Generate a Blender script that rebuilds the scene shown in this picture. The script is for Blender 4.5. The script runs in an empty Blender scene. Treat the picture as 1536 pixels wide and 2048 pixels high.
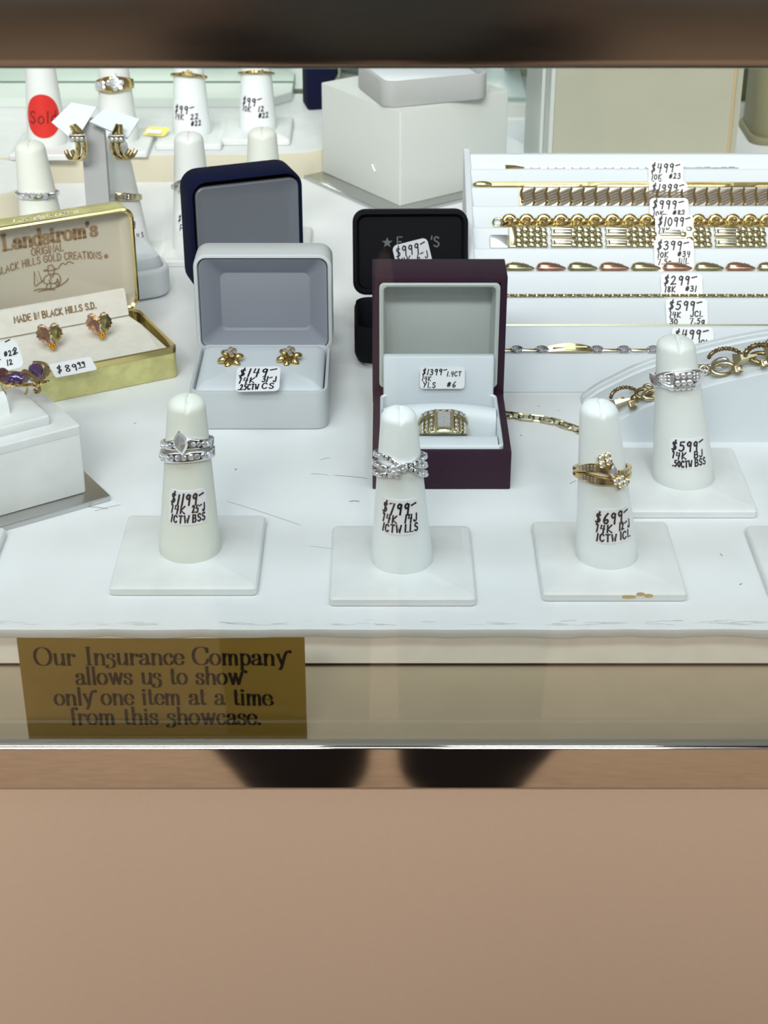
import bpy, math, random
from math import sin, cos, tan, atan, pi, radians, sqrt, hypot
from mathutils import Vector as V, Matrix as M

# ---------------------------------------------------------------- camera, light, exposure
S = bpy.context.scene
COL = S.collection
K = 0.01                       # everything below is written in centimetres
F, TH, CH = 3400.0, radians(29), 33.1      # focal length in pixels, pitch, height over the deck
cam = bpy.data.cameras.new('camera'); co = bpy.data.objects.new('camera', cam); COL.objects.link(co)
co.location = (0, 0, CH*K); co.rotation_euler = (pi/2-TH, 0, 0)
cam.sensor_fit = 'VERTICAL'; cam.sensor_height = 24; cam.lens = F/2048*24
cam.clip_start = 0.01; cam.clip_end = 50
cam.dof.use_dof = True; cam.dof.focus_distance = 0.68; cam.dof.aperture_fstop = 20
S.camera = co
S.view_settings.view_transform = 'Standard'; S.view_settings.look = 'None'
S.view_settings.gamma = 1; S.view_settings.use_curve_mapping = False
S.view_settings.exposure = 0.05
W = bpy.data.worlds.new('room_light'); S.world = W; W.use_nodes = True
W.node_tree.nodes['Background'].inputs[0].default_value = (0.60, 0.55, 0.50, 1)
W.node_tree.nodes['Background'].inputs[1].default_value = 0.36

def area(name, loc, target, sx, sy, power, color):
    l = bpy.data.lights.new(name, 'AREA'); l.shape = 'RECTANGLE'
    l.size = sx*K; l.size_y = sy*K; l.energy = power; l.color = color
    o = bpy.data.objects.new(name, l); COL.objects.link(o)
    o.location = V(loc)*K
    o.rotation_euler = (V(target)-V(loc)).to_track_quat('-Z', 'Y').to_euler()
    return o
area('case_light', (0, 48.6, 23.6), (0, 60, 0), 120, 2.6, 0.74, (0.80, 0.94, 1.0))
area('ceiling_light', (-20, 22, 190), (0, 70, 0), 140, 70, 12.0, (0.87, 0.96, 1.0))
area('shop_light', (-25, -160, 190), (0, 30, -30), 160, 60, 103, (1.0, 0.96, 0.91))

def ray(u, v):
    x, y = u-768, -(v-1024)
    return V((x, F*cos(TH)+y*sin(TH), -F*sin(TH)+y*cos(TH)))
def PZ(u, v, z=0.0):
    d = ray(u, v); t = (z-CH)/d.z
    return V((d.x*t, d.y*t, z))
def PY(u, v, y):
    d = ray(u, v); t = y/d.y
    return V((d.x*t, y, CH+d.z*t))

# ---------------------------------------------------------------- materials
def lin(c): return tuple((x/255/12.92 if x/255 <= .04045 else ((x/255+.055)/1.055)**2.4) for x in c)+(1,)
MATS = {}
def mat(name, c, rough=.5, metal=0, grain=0, gscale=900, var=0, vscale=60, sheen=0, coat=0, spec=.5, stretch=None, sss=0):
    m = bpy.data.materials.new(name); m.use_nodes = True; MATS[name] = m
    nt = m.node_tree; b = nt.nodes['Principled BSDF']
    b.inputs['Base Color'].default_value = lin(c); b.inputs['Roughness'].default_value = rough
    b.inputs['Metallic'].default_value = metal; b.inputs['Specular IOR Level'].default_value = spec
    if sheen: b.inputs['Sheen Weight'].default_value = sheen
    if coat: b.inputs['Coat Weight'].default_value = coat
    if sss:
        b.inputs['Subsurface Weight'].default_value = sss; b.inputs['Subsurface Radius'].default_value = (.003, .003, .003)
    tc = nt.nodes.new('ShaderNodeTexCoord'); src = tc.outputs['Object']
    if stretch:
        mp = nt.nodes.new('ShaderNodeMapping'); mp.inputs['Scale'].default_value = stretch
        nt.links.new(src, mp.inputs[0]); src = mp.outputs[0]
    if grain:
        n = nt.nodes.new('ShaderNodeTexNoise'); n.inputs['Scale'].default_value = gscale; n.inputs['Detail'].default_value = 3
        bp = nt.nodes.new('ShaderNodeBump'); bp.inputs['Strength'].default_value = grain; bp.inputs['Distance'].default_value = .0004
        nt.links.new(src, n.inputs['Vector']); nt.links.new(n.outputs['Fac'], bp.inputs['Height'])
        nt.links.new(bp.outputs[0], b.inputs['Normal'])
    if var:
        n = nt.nodes.new('ShaderNodeTexNoise'); n.inputs['Scale'].default_value = vscale; n.inputs['Detail'].default_value = 6
        r = nt.nodes.new('ShaderNodeValToRGB'); r.color_ramp.elements[0].position = .35; r.color_ramp.elements[1].position = .65
        d = lin(c); r.color_ramp.elements[0].color = tuple(x*(1-var) for x in d[:3])+(1,); r.color_ramp.elements[1].color = tuple(min(1, x*(1+var*.35)) for x in d[:3])+(1,)
        nt.links.new(src, n.inputs['Vector']); nt.links.new(n.outputs['Fac'], r.inputs[0]); nt.links.new(r.outputs[0], b.inputs['Base Color'])
    return m
DECK = mat('white_deck_paint', (226, 229, 232), .42, grain=.06, gscale=500, var=.05, vscale=25)
WHITE = mat('white_leatherette', (214, 221, 228), .42, grain=.10, gscale=1400)
WBOX = mat('white_box_leatherette', (194, 199, 203), .4, grain=.10, gscale=1400)
BASEW = mat('white_base_leatherette', (224, 227, 228), .4, grain=.12, gscale=1100, var=.05, vscale=90)
CREAMC = mat('cream_cone_leatherette', (228, 232, 224), .5, grain=.2, gscale=1300)
SATINC = mat('satin_cone_leatherette', (236, 243, 245), .38, grain=.15, gscale=1500)
PALEC = mat('pale_cone_leatherette', (228, 232, 231), .42, grain=.15, gscale=1500)
CREAM = mat('cream_leatherette', (205, 200, 180), .55, grain=.15, gscale=700)
LINING = mat('grey_satin_lining', (140, 144, 155), .35, grain=.1, gscale=300, spec=.4)
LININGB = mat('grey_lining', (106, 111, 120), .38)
LININGC = mat('pale_grey_lining', (185, 191, 189), .5, grain=.2, gscale=1500)
NAVY = mat('navy_velvet', (5, 12, 46), .85, spec=.15, grain=.2, gscale=3000)
BLACKV = mat('black_velvet', (6, 9, 17), .8, spec=.2, grain=.2, gscale=3000)
PURPLE = mat('plum_paper', (46, 20, 41), .55, spec=.3, grain=.25, gscale=2500, var=.12, vscale=900)
GOLD = mat('yellow_gold', (212, 190, 132), .17, 1)
GOLDP = mat('pale_gold', (204, 196, 160), .2, 1)
ROSE = mat('rose_gold', (218, 176, 154), .22, 1)
GREENG = mat('green_gold', (176, 166, 112), .25, 1)
SILVER = mat('white_gold', (222, 222, 226), .16, 1)
ANTIQUE = mat('antique_gold', (150, 134, 96), .24, 1)
STONE = mat('diamond', (240, 243, 248), .07, .72, spec=1)
STONED = mat('smoky_diamond', (184, 174, 160), .14, .6, spec=1)
AMETH = mat('amethyst', (66, 40, 100), .05, .35, coat=1, spec=1)
GARNET = mat('garnet', (84, 30, 50), .06, .35, coat=1, spec=.9)
BRASSP = mat('mottled_brass_paper', (210, 206, 140), .38, .25, grain=.1, gscale=600, var=.16, vscale=180)
BRASS = mat('polished_brass', (222, 206, 142), .16, 1)
PLATE = mat('brushed_steel', (196, 198, 198), .32, 1, grain=.05, gscale=700, stretch=(1, 12, 1))
GRIT = mat('grey_post_leatherette', (176, 178, 182), .5, grain=.15, gscale=1200)
FLOCK = mat('white_flock', (222, 220, 212), .9, grain=.4, gscale=1800, var=.05, vscale=200)
PAPER = mat('white_sticker_paper', (236, 237, 242), .45)
INK = mat('black_ink', (20, 18, 34), .4)
INKB = mat('brown_print', (138, 112, 82), .55)
INKW = mat('white_script_print', (250, 246, 214), .35)
INKD = mat('dark_print', (26, 18, 10), .4)
RED = mat('red_sticker', (214, 40, 34), .4)
SIGNG = mat('gold_foil', (164, 136, 62), .42, .2, grain=.02, gscale=60)
BEIGE = mat('beige_laminate', (190, 168, 148), .42, grain=.05, gscale=900, var=.02, vscale=600)
CASEFL = mat('taupe_floor_laminate', (168, 151, 126), .4, var=.03, vscale=60)
STRIP = mat('cream_edge_laminate', (226, 217, 204), .4, var=.04, vscale=120)
DARK = mat('dark_gap', (48, 32, 32), .6)
STAR = mat('grey_print', (82, 86, 92), .5)
OLIVE = mat('olive_leatherette', (128, 126, 98), .6, grain=.1)
BUFF = mat('buff_cloth', (170, 170, 152), .7, grain=.15, gscale=2500, var=.03, vscale=30)
TAN = mat('tan_edge', (190, 164, 122), .6)
CHIP = mat('bare_wood_chip', (196, 168, 112), .7)
CARPET = mat('brown_carpet', (166, 138, 112), .95, grain=.6, gscale=300, var=.2, vscale=40)
TRACK = mat('pale_track', (196, 202, 198), .4)
YELLOW = mat('yellow_tag_edge', (236, 226, 120), .4)
GASK = mat('grey_gasket', (92, 96, 88), .4)
JEANS = mat('dark_denim', (38, 38, 46), .9, grain=.3, gscale=700)
SKIN = mat('skin', (190, 140, 112), .5)
HAIRM = mat('brown_hair', (58, 42, 32), .6)

def chrome(name, c, rough, amount, stretch):
    m = mat(name, c, rough, 1, stretch=stretch)
    nt = m.node_tree; b = nt.nodes['Principled BSDF']; mp = nt.nodes['Mapping']
    n = nt.nodes.new('ShaderNodeTexNoise'); n.inputs['Scale'].default_value = 30; n.inputs['Detail'].default_value = 5
    mr = nt.nodes.new('ShaderNodeMapRange'); mr.inputs['To Min'].default_value = rough*.7; mr.inputs['To Max'].default_value = rough*1.3
    bp = nt.nodes.new('ShaderNodeBump'); bp.inputs['Strength'].default_value = amount; bp.inputs['Distance'].default_value = .001
    nt.links.new(mp.outputs[0], n.inputs['Vector']); nt.links.new(n.outputs['Fac'], mr.inputs['Value'])
    nt.links.new(mr.outputs[0], b.inputs['Roughness']); nt.links.new(n.outputs['Fac'], bp.inputs['Height'])
    nt.links.new(bp.outputs[0], b.inputs['Normal'])
    return m
CHROME = chrome('polished_chrome', (212, 210, 206), .06, .008, (1, 6, 6))
CHROMET = chrome('worn_chrome', (172, 171, 168), .16, .012, (1, 6, 6))

def glass(name, tint, ior=1.45, base=.0):
    m = bpy.data.materials.new(name); m.use_nodes = True; nt = m.node_tree; nt.nodes.clear()
    o = nt.nodes.new('ShaderNodeOutputMaterial'); t = nt.nodes.new('ShaderNodeBsdfTransparent'); g = nt.nodes.new('ShaderNodeBsdfGlossy')
    g.inputs['Roughness'].default_value = .0; t.inputs[0].default_value = tint
    fr = nt.nodes.new('ShaderNodeFresnel'); fr.inputs['IOR'].default_value = ior
    mx = nt.nodes.new('ShaderNodeMixShader')
    nt.links.new(fr.outputs[0], mx.inputs[0]); nt.links.new(t.outputs[0], mx.inputs[1]); nt.links.new(g.outputs[0], mx.inputs[2])
    nt.links.new(mx.outputs[0], o.inputs[0]); return m
GLASS = glass('clear_glass', (.975, .99, .982, 1))
MIRROR = mat('green_tinted_mirror', (214, 224, 219), .02, 1)

# ---------------------------------------------------------------- mesh building
class MB:
    def __init__(s): s.v = []; s.f = []
    def add(s, o, m=None):
        n = len(s.v)
        s.v += [(m @ p if m else p.copy()) for p in o.v]; s.f += [[i+n for i in f] for f in o.f]; return s
    def xf(s, m): s.v = [m @ p for p in s.v]; return s
    def sub(s, loc): loc = V(loc); s.v = [p-loc for p in s.v]; return s
    def quad(s, *p):
        n = len(s.v); s.v += [V(q) for q in p]; s.f.append(list(range(n, n+len(p)))); return s
    def box(s, x0, x1, y0, y1, z0, z1):
        n = len(s.v)
        s.v += [V((x, y, z)) for z in (z0, z1) for y in (y0, y1) for x in (x0, x1)]
        s.f += [[n+i for i in q] for q in ((0, 2, 3, 1), (4, 5, 7, 6), (0, 1, 5, 4), (2, 6, 7, 3), (0, 4, 6, 2), (1, 3, 7, 5))]; return s
    def loft(s, rings, c0=True, c1=True, loop=False, closed=True):
        n = len(s.v); k = len(rings[0])
        for r in rings: s.v += [V(p) for p in r]
        R = len(rings)
        for i in range(R if loop else R-1):
            a = n+i*k; b = n+((i+1) % R)*k
            for j in range(k if closed else k-1):
                j2 = (j+1) % k
                s.f.append([a+j, a+j2, b+j2, b+j])
        if c0 and not loop and closed: s.f.append([n+j for j in range(k)][::-1])
        if c1 and not loop and closed: s.f.append([n+(R-1)*k+j for j in range(k)])
        return s
    def lathe(s, prof, n=40, c0=True, c1=True):
        return s.loft([[(r*cos(2*pi*j/n), r*sin(2*pi*j/n), z) for j in range(n)] for r, z in prof], c0, c1)
    def rbox(s, w, d, h, r=.2, b=.06, n=5, cx=0, cy=0, z0=0):
        rr = []
        for ins, z in ((b, 0), (b*.3, b*.3), (0, b), (0, h-b), (b*.3, h-b*.3), (b, h)):
            rr.append([(x+cx, y+cy, z0+z) for x, y in rrect(w-2*ins, d-2*ins, max(r-ins, .01), n)])
        return s.loft(rr)
    def shell(s, w, d, h, r, t, fl, b=.06, taper=0, n=6):
        rr = []
        for ins, z in ((b*2, 0), (b*.6, b*.6), (0, b*2), (0, h-b), (b*.3, h-b*.3), (min(b, t*.5), h), (t-b*.5, h), (t, h-b), (t+taper, fl+.05), (t+taper+.05, fl)):
            rr.append([(x, y, z) for x, y in rrect(w-2*ins, d-2*ins, max(r-ins, .02), n)])
        return s.loft(rr)
    def tube(s, pts, r, n=8, loop=False):
        pts = [V(p) for p in pts]; N = len(pts); rings = []; up = None
        for i, p in enumerate(pts):
            a = pts[(i-1) % N] if (loop or i) else p; c = pts[(i+1) % N] if (loop or i < N-1) else p
            t = (c-a).normalized()
            if up is None:
                up = V((0, 0, 1)) if abs(t.z) < .9 else V((1, 0, 0))
            up = (up-t*up.dot(t)).normalized(); sd = t.cross(up)
            q = r(i/(N-1)) if callable(r) else r
            rings.append([p+up*q*cos(2*pi*j/n)+sd*q*sin(2*pi*j/n) for j in range(n)])
        return s.loft(rings, loop=loop)
    def torus(s, R, r, n=24, k=8, sx=1, sy=1):
        return s.tube([(R*sx*cos(2*pi*i/n), R*sy*sin(2*pi*i/n), 0) for i in range(n)], r, k, loop=True)
    def ball(s, r, sx=1, sy=1, sz=1, n=12, k=8, c=(0, 0, 0)):
        return s.loft([[(c[0]+sx*r*sin(pi*i/k)*cos(2*pi*j/n), c[1]+sy*r*sin(pi*i/k)*sin(2*pi*j/n), c[2]-sz*r*cos(pi*i/k)) for j in range(n)] for i in [.04]+list(range(1, k))+[k-.04]])

def rrect(w, d, r, n=5):
    r = min(r, w/2-.001, d/2-.001); out = []
    for cx, cy, a0 in ((w/2-r, d/2-r, 0), (-w/2+r, d/2-r, 90), (-w/2+r, -d/2+r, 180), (w/2-r, -d/2+r, 270)):
        for i in range(n+1):
            a = radians(a0+90*i/n); out.append((cx+r*cos(a), cy+r*sin(a)))
    return out
def T(x, y=0, z=0): return M.Translation(V((x, y, z)))
def RX(a): return M.Rotation(radians(a), 4, 'X')
def RY(a): return M.Rotation(radians(a), 4, 'Y')
def RZ(a): return M.Rotation(radians(a), 4, 'Z')
def frame(o, z, x=(1, 0, 0)):
    z = V(z).normalized(); x = V(x); x = (x-z*x.dot(z)).normalized(); y = z.cross(x)
    m = M.Identity(4)
    for i in range(3): m[i][0], m[i][1], m[i][2], m[i][3] = x[i], y[i], z[i], V(o)[i]
    return m

def mesh_of(name, mb, m, smooth=40):
    me = bpy.data.meshes.new(name); me.from_pydata([p*K for p in mb.v], [], mb.f); me.update()
    if smooth:
        me.polygons.foreach_set('use_smooth', [True]*len(me.polygons)); me.set_sharp_from_angle(angle=radians(smooth))
    me.materials.append(m); return me
def link(name, data, parent=None, mtx=None):
    o = bpy.data.objects.new(name, data); COL.objects.link(o)
    if parent: o.parent = parent
    if mtx is not None:
        mm = mtx.copy(); mm.translation = mm.translation*K; o.matrix_local = mm
    return o
def part(name, mb, m, parent, smooth=40, label=None, mtx=None, kind=None):
    o = link(name, mesh_of(name, mb, m, smooth), parent, mtx)
    if label: o['label'] = label
    if kind: o['kind'] = kind
    return o
def tag(o, label, cat, group=None):
    o['label'] = label; o['category'] = cat
    if group: o['group'] = group
    return o
def thing(name, label, cat, loc=(0, 0, 0), rz=0, group=None):
    o = bpy.data.objects.new(name, None); o.empty_display_size = .01; COL.objects.link(o)
    o.location = V(loc)*K; o.rotation_euler = (0, 0, radians(rz))
    return tag(o, label, cat, group)
def dup(o, parent=None):
    c = o.copy(); COL.objects.link(c)
    if parent: c.parent = parent
    for ch in list(o.children): dup(ch, c)
    return c
def again(src, parent, mtx):      # another copy of a part, elsewhere on its thing
    c = src.copy(); COL.objects.link(c); c.parent = parent
    mm = mtx.copy(); mm.translation = mm.translation*K; c.matrix_local = mm
    return c
# ---------------------------------------------------------------- lettering
MONO = {
'A': 'l 0,0 .3,1 .6,0;l .12,.35 .48,.35', 'B': 'l .05,0 .05,1;s .05,1 .4,.98 .5,.78 .36,.56 .05,.52;s .05,.52 .45,.5 .58,.26 .42,.02 .05,0',
'C': 's .55,.8 .35,1 .1,.85 .02,.5 .1,.15 .35,0 .57,.2', 'D': 'l .05,0 .05,1;s .05,1 .42,.94 .58,.5 .42,.06 .05,0',
'E': 'l .5,1 .05,1 .05,0 .5,0;l .05,.52 .42,.52', 'F': 'l .5,1 .05,1 .05,0;l .05,.52 .42,.52',
'G': 's .57,.8 .35,1 .1,.85 .02,.5 .1,.15 .35,0 .58,.15;l .58,.12 .58,.45 .35,.45', 'H': 'l .05,0 .05,1;l .55,0 .55,1;l .05,.52 .55,.52',
'I': 'l .1,0 .1,1', 'J': 's .45,1 .45,.3 .35,.02 .1,.02 .02,.2', 'K': 'l .05,0 .08,1;l .55,1 .08,.42 .58,0', 'L': 'l .08,1 .05,0 .5,.03',
'M': 'l .03,0 .08,1 .35,.3 .62,1 .67,0', 'N': 'l .05,0 .05,1 .55,0 .55,1', 'O': 's .3,1 .07,.8 .02,.5 .07,.2 .3,0 .53,.2 .58,.5 .53,.8 .3,1',
'R': 'l .05,0 .05,1;s .05,1 .42,.98 .52,.76 .4,.52 .05,.5;l .28,.5 .58,0', 'S': 's .5,.85 .3,1 .08,.85 .12,.62 .42,.45 .52,.2 .3,0 .03,.15',
'T': 'l 0,1 .6,1;l .3,1 .3,0', 'U': 's .05,1 .05,.3 .28,0 .52,.3 .52,1', 'W': 'l 0,1 .15,0 .33,.7 .5,0 .68,1', 'Y': 'l .03,1 .3,.5;l .58,1 .2,0', 'Z': 'l 0,1 .5,1 0,0 .5,0', 'P': 'l .05,0 .05,1;s .05,1 .42,.98 .52,.76 .4,.5 .05,.48',
'o': 's .22,.62 .03,.45 .03,.15 .22,0 .42,.15 .42,.45 .22,.62', 'l': 'l .05,0 .05,1', 'd': 's .4,.5 .22,.62 .03,.4 .05,.12 .22,0 .4,.12;l .42,1 .42,0', 'g': 's .4,.5 .22,.62 .03,.4 .1,.12 .28,.1 .4,.3;s .42,.62 .4,0 .25,-.25 .03,-.15',
'0': 's .25,.95 .04,.7 .03,.3 .25,.0 .47,.3 .46,.7 .25,.95', '1': 'l .2,1 .08,-.05', '2': 's .04,.8 .25,1 .45,.8 .3,.42 .02,.03;l .02,.03 .55,.08',
'3': 's .05,.9 .3,1 .45,.8 .2,.52;s .2,.52 .48,.42 .42,.08 .15,-.02 .02,.12', '4': 'l .14,1 .04,.48 .52,.5;l .46,.98 .36,-.1', '5': 'l .55,1 .16,.95 .14,.58;s .14,.58 .42,.6 .5,.28 .28,.0 .03,.08',
'6': 's .46,1 .18,.65 .06,.25 .2,.0 .44,.12 .42,.38 .1,.3', '7': 'l .02,.92 .52,1 .2,-.1', '8': 's .45,.85 .25,1 .08,.8 .22,.55 .44,.25 .25,0 .05,.2 .25,.55 .45,.85',
'9': 's .44,.8 .28,1 .07,.78 .18,.55 .4,.68 .46,.92;l .46,.92 .36,-.05', '$': 's .48,.82 .2,.9 .14,.66 .42,.42 .34,.14 .02,.1;l .4,1.15 .14,-.2',
'#': 'l .15,.1 .3,.9;l .4,.1 .5,.9;l .05,.35 .6,.4;l .08,.62 .62,.68', '-': 'l 0,.78 .55,.92', '~': 'l 0,.45 .35,.5', '.': 'l .05,0 .1,.06', "'": 'l .1,1.05 .05,.75', '_': 'l 0,0 .6,.05'}
DIDO = {   # modulated serif letters: thick verticals, hairline horizontals
'O': 's .42,1.02 .14,.88 .03,.5 .14,.12 .42,-.02 .7,.12 .81,.5 .7,.88 .42,1.02|.9', 'I': 'l .2,0 .2,1;t .05,0 .35,0;t .05,1 .35,1|.42', 'L': 'l .16,0 .16,1;t .02,1 .32,1;t .02,0 .62,0 .64,.28|.7',
'C': 's .72,.74 .66,.92 .42,1.02 .14,.88 .03,.5 .14,.12 .42,-.02 .66,.1 .74,.3;l .72,.95 .72,.72|.82',
'u': 'l .12,.62 .12,.18;s .12,.2 .16,.03 .28,0 .42,.08 .48,.2;l .5,.62 .5,0;t .02,.62 .13,.62;t .4,.62 .5,.62;t .5,0 .6,0|.62',
'r': 'l .12,.62 .12,0;t .02,0 .24,0;t .02,.62 .12,.62;s .13,.4 .2,.56 .32,.62 .4,.56;b .4,.53|.47', 'n': 'l .12,.62 .12,0;t .02,0 .22,0;t .02,.62 .12,.62;s .13,.42 .22,.58 .36,.62 .47,.5 .48,.3;l .48,.38 .48,0;t .38,0 .58,0|.62',
'm': 'l .12,.62 .12,0;t .02,0 .22,0;t .02,.62 .12,.62;s .13,.42 .2,.58 .32,.62 .41,.5 .42,.3;l .42,.38 .42,0;t .33,0 .51,0;s .43,.42 .5,.58 .62,.62 .71,.5 .72,.3;l .72,.38 .72,0;t .63,0 .82,0|.86',
's': 's .36,.46 .34,.58 .2,.63 .07,.54 .1,.4 .3,.28 .38,.14 .3,.0 .18,-.02 .06,.05 .04,.18|.46', 'S': 's .36,.46 .34,.58 .2,.63 .07,.54 .1,.4 .3,.28 .38,.1 .3,-.14 .1,-.2 -.02,-.12 .06,-.04|.46',
'a': 's .08,.46 .12,.58 .26,.63 .38,.54 .4,.36;l .4,.45 .4,.1;s .4,.1 .44,.0 .52,.06;s .4,.36 .2,.3 .05,.18 .1,.02 .24,-.01 .38,.1;b .1,.47|.55', 'c': 's .4,.48 .34,.6 .22,.63 .08,.5 .04,.3 .1,.08 .24,-.02 .38,.06 .42,.16;b .38,.48|.48',
'e': 's .05,.34 .44,.34 .42,.52 .25,.63 .1,.52 .04,.3 .1,.08 .26,-.02 .4,.06 .44,.16|.5', 'o': 's .26,.64 .1,.54 .03,.31 .1,.08 .26,-.02 .42,.08 .49,.31 .42,.54 .26,.64|.56',
'p': 'l .12,.62 .12,-.28;t .02,-.28 .24,-.28;t .02,.62 .12,.62;s .13,.48 .28,.63 .44,.54 .5,.31 .44,.08 .28,-.02 .13,.12|.58', 'd': 'l .44,1 .44,0;t .34,1 .44,1;t .44,0 .54,0;s .43,.48 .28,.63 .11,.54 .04,.31 .11,.08 .28,-.02 .43,.12|.58',
'y': 't 0,.62 .2,.62;l .1,.62 .3,.02;t .34,.62 .52,.62;s .44,.62 .3,.02 .2,-.24 .06,-.28 .0,-.2|.54', 'l': 'l .12,1 .12,0;t .02,1 .12,1;t .02,0 .22,0|.27',
'w': 't 0,.62 .2,.62;l .1,.62 .26,.02;l .42,.62 .26,.02;l .4,.62 .56,.02;t .64,.62 .8,.62;l .72,.62 .56,.02|.82', 't': 'l .14,.85 .14,.12;s .14,.14 .2,.0 .32,.05;t .02,.62 .3,.62|.36', 'i': 'l .12,.62 .12,0;t .02,.62 .12,.62;t .02,0 .22,0;b .12,.84|.28',
'h': 'l .12,1 .12,0;t .02,1 .12,1;t .02,0 .22,0;s .13,.42 .22,.58 .36,.62 .47,.5 .48,.3;l .48,.38 .48,0;t .38,0 .58,0|.62', 'f': 's .36,.95 .28,1.02 .16,.92 .14,.7;l .14,.8 .14,0;t .02,0 .26,0;t .02,.62 .3,.62;b .36,.92|.34',
'.': 'b .1,.04|.22', "'": 'b .08,.92;s .1,.92 .1,.82 .04,.72|.22',
'W': 't 0,.62 .2,.62;l .1,.62 .26,.02;l .42,.62 .26,.02;l .4,.62 .56,.02;s .56,.02 .72,.55 .8,.75 .95,.78;b .96,.74|.82',
'E': 's .05,.34 .44,.34 .42,.52 .25,.63 .1,.52 .04,.3 .1,.08 .26,-.02 .44,.02 .52,.14 .46,.22|.5',
'M': 'l .12,.62 .12,0;t .02,0 .22,0;t .02,.62 .12,.62;s .13,.42 .2,.58 .32,.62 .41,.5 .42,.3;l .42,.38 .42,0;t .33,0 .51,0;s .43,.42 .5,.58 .62,.62 .71,.5 .72,.3;l .72,.38 .72,0;s .72,0 .74,-.2 .86,-.26 .96,-.18|.86',
'Y': 't 0,.62 .2,.62;l .1,.62 .3,.02;s .1,-.24 .2,-.24 .3,.02 .42,.5 .54,.78 .7,.86;b .7,.8|.54'}
def spline(p, n=5):
    if len(p) < 3: return p
    q = [p[0]]+p+[p[-1]]
    if (V(p[0])-V(p[-1])).length < .01: q[0] = p[-2]; q[-1] = p[1]
    out = []
    for i in range(1, len(q)-2):
        a, b, c, d = (V(x) for x in q[i-1:i+3])
        for k in range(n):
            t = k/n
            out.append(tuple(.5*((2*b)+(c-a)*t+(2*a-5*b+4*c-d)*t*t+(3*b-a-3*c+d)*t**3)))
    out.append(p[-1]); return out
def strokes(text, x, y, h, font=MONO, slant=.0, jit=0, gap=.16, rnd=None):
    out = []; cx = 0.0
    for ch in text:
        if ch == ' ': cx += .42; continue
        g = font[ch]; adv = None
        if '|' in g: g, adv = g.split('|'); adv = float(adv)
        mx = 0; jy = (rnd.uniform(-jit, jit) if jit else 0); js = 1+(rnd.uniform(-jit, jit) if jit else 0)
        for st in g.split(';'):
            k, ps = st[0], [tuple(map(float, q.split(','))) for q in st[2:].split()]
            mx = max(mx, max(p[0] for p in ps))
            if k == 's': ps = spline(ps)
            out.append((k, [(x+h*(cx+px*js+slant*py), y+h*(py*js+jy)) for px, py in ps]))
        cx += (adv+.02) if adv else mx+gap
    return out, cx*h
def ink(mb, sts, pmap, wt, wn=None):
    """flat pen strokes on a surface; wn: hairline width for modulated letters"""
    wn = wt if wn is None else wn
    for k, ps in sts:
        if k == 'b' or len(ps) == 1:
            c = ps[0]; r = wt*.62
            mb.quad(*[pmap(c[0]+r*cos(a*pi/5), c[1]+r*sin(a*pi/5)) for a in range(10)]); continue
        L = []; R = []; n = len(ps)
        for i in range(n):
            a = V(ps[max(0, i-1)]); b = V(ps[min(n-1, i+1)]); t = (b-a)
            if t.length < 1e-6: t = V((1, 0))
            t.normalize()
            w = wn if k == 't' else wn+(wt-wn)*min(1, abs(t.y)*1.15)**1.6
            nn = V((-t.y, t.x))*w/2; c = V(ps[i])
            if i == 0: c = c-t*w*.35
            if i == n-1: c = c+t*w*.35
            L.append(c+nn); R.append(c-nn)
        base = len(mb.v)
        for a, b in zip(L, R): mb.v += [V(pmap(*a)), V(pmap(*b))]
        for i in range(n-1): mb.f.append([base+2*i+1, base+2*i+3, base+2*i+2, base+2*i])
    return mb
def lab(w, h, price, a='', b='', c='', d='', lx=0):
    """lines of a price tag: price, then two pairs of small notes"""
    L = [(price, .06*w+lx, .60*h, .30*h, 1, .90*w)]
    for t, x, y, wd in ((a, .07, .335, .40), (b, .60, .36, .34), (c, .07, .06, .48), (d, .60, .08, .34)):
        if t: L.append((t, x*w, y*h, .215*h, .85, wd*w))
    return L
def pen_line(q, rnd):
    s, w = strokes(q[0], q[1], q[2], q[3], MONO, .10, .035, .3, rnd)
    if len(q) > 5 and w > q[5]: s = [(k, [(q[1]+(x-q[1])*q[5]/w, y) for x, y in ps]) for k, ps in s]
    return s
def planemap(o, u, v, lift=.01):
    o, u, v = V(o), V(u).normalized(), V(v).normalized(); n = u.cross(v)
    return lambda x, y: o+u*x+v*y+n*lift
def sticker(name, o, u, v, w, h, lines, label, group=None, pen=.045, mat_=PAPER, r=.22, th=.025, bend=0, cat='price tag', seed=1, ink_m=None, curl=0):
    """paper tag: o bottom-left corner, u/v its axes; lines (text, x, y, height)"""
    u, v = V(u).normalized(), V(v).normalized(); n = u.cross(v); o = V(o)
    def pm(lift):
        return lambda x, y: o+u*x+v*y+n*(lift+bend*((x/w-.5)**2)*4+curl*(max(0, y/h-.5)*2)**2)
    mb = MB(); ring = rrect(w, h, r, 5)
    top = [V(pm(th)(x+w/2, y+h/2)) for x, y in ring]; bot = [V(pm(0)(x+w/2, y+h/2)) for x, y in ring]
    ins = [V(pm(th)(x*.6+w/2, y*.6+h/2)) for x, y in ring]
    mb.loft([bot, top, ins]); loc = o+u*w/2
    t = thing(name, label, cat, loc, 0, group)
    part('paper', mb.sub(loc), mat_, t, 30)
    rnd = random.Random(seed); hb = MB()
    for q in lines:
        s = pen_line(q, rnd); ink(hb, s, pm(th+.012), pen*(q[4] if len(q) > 4 else 1))
    if hb.f: part('handwriting', hb.sub(loc), ink_m or INK, t, 0, label='black handwritten ink')
    return t
# ---------------------------------------------------------------- the room and the showcase
fl = MB().box(-400, 400, -520, 220, -91, -90)
o = part('floor', fl, CARPET, None); o['kind'] = 'structure'

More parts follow.
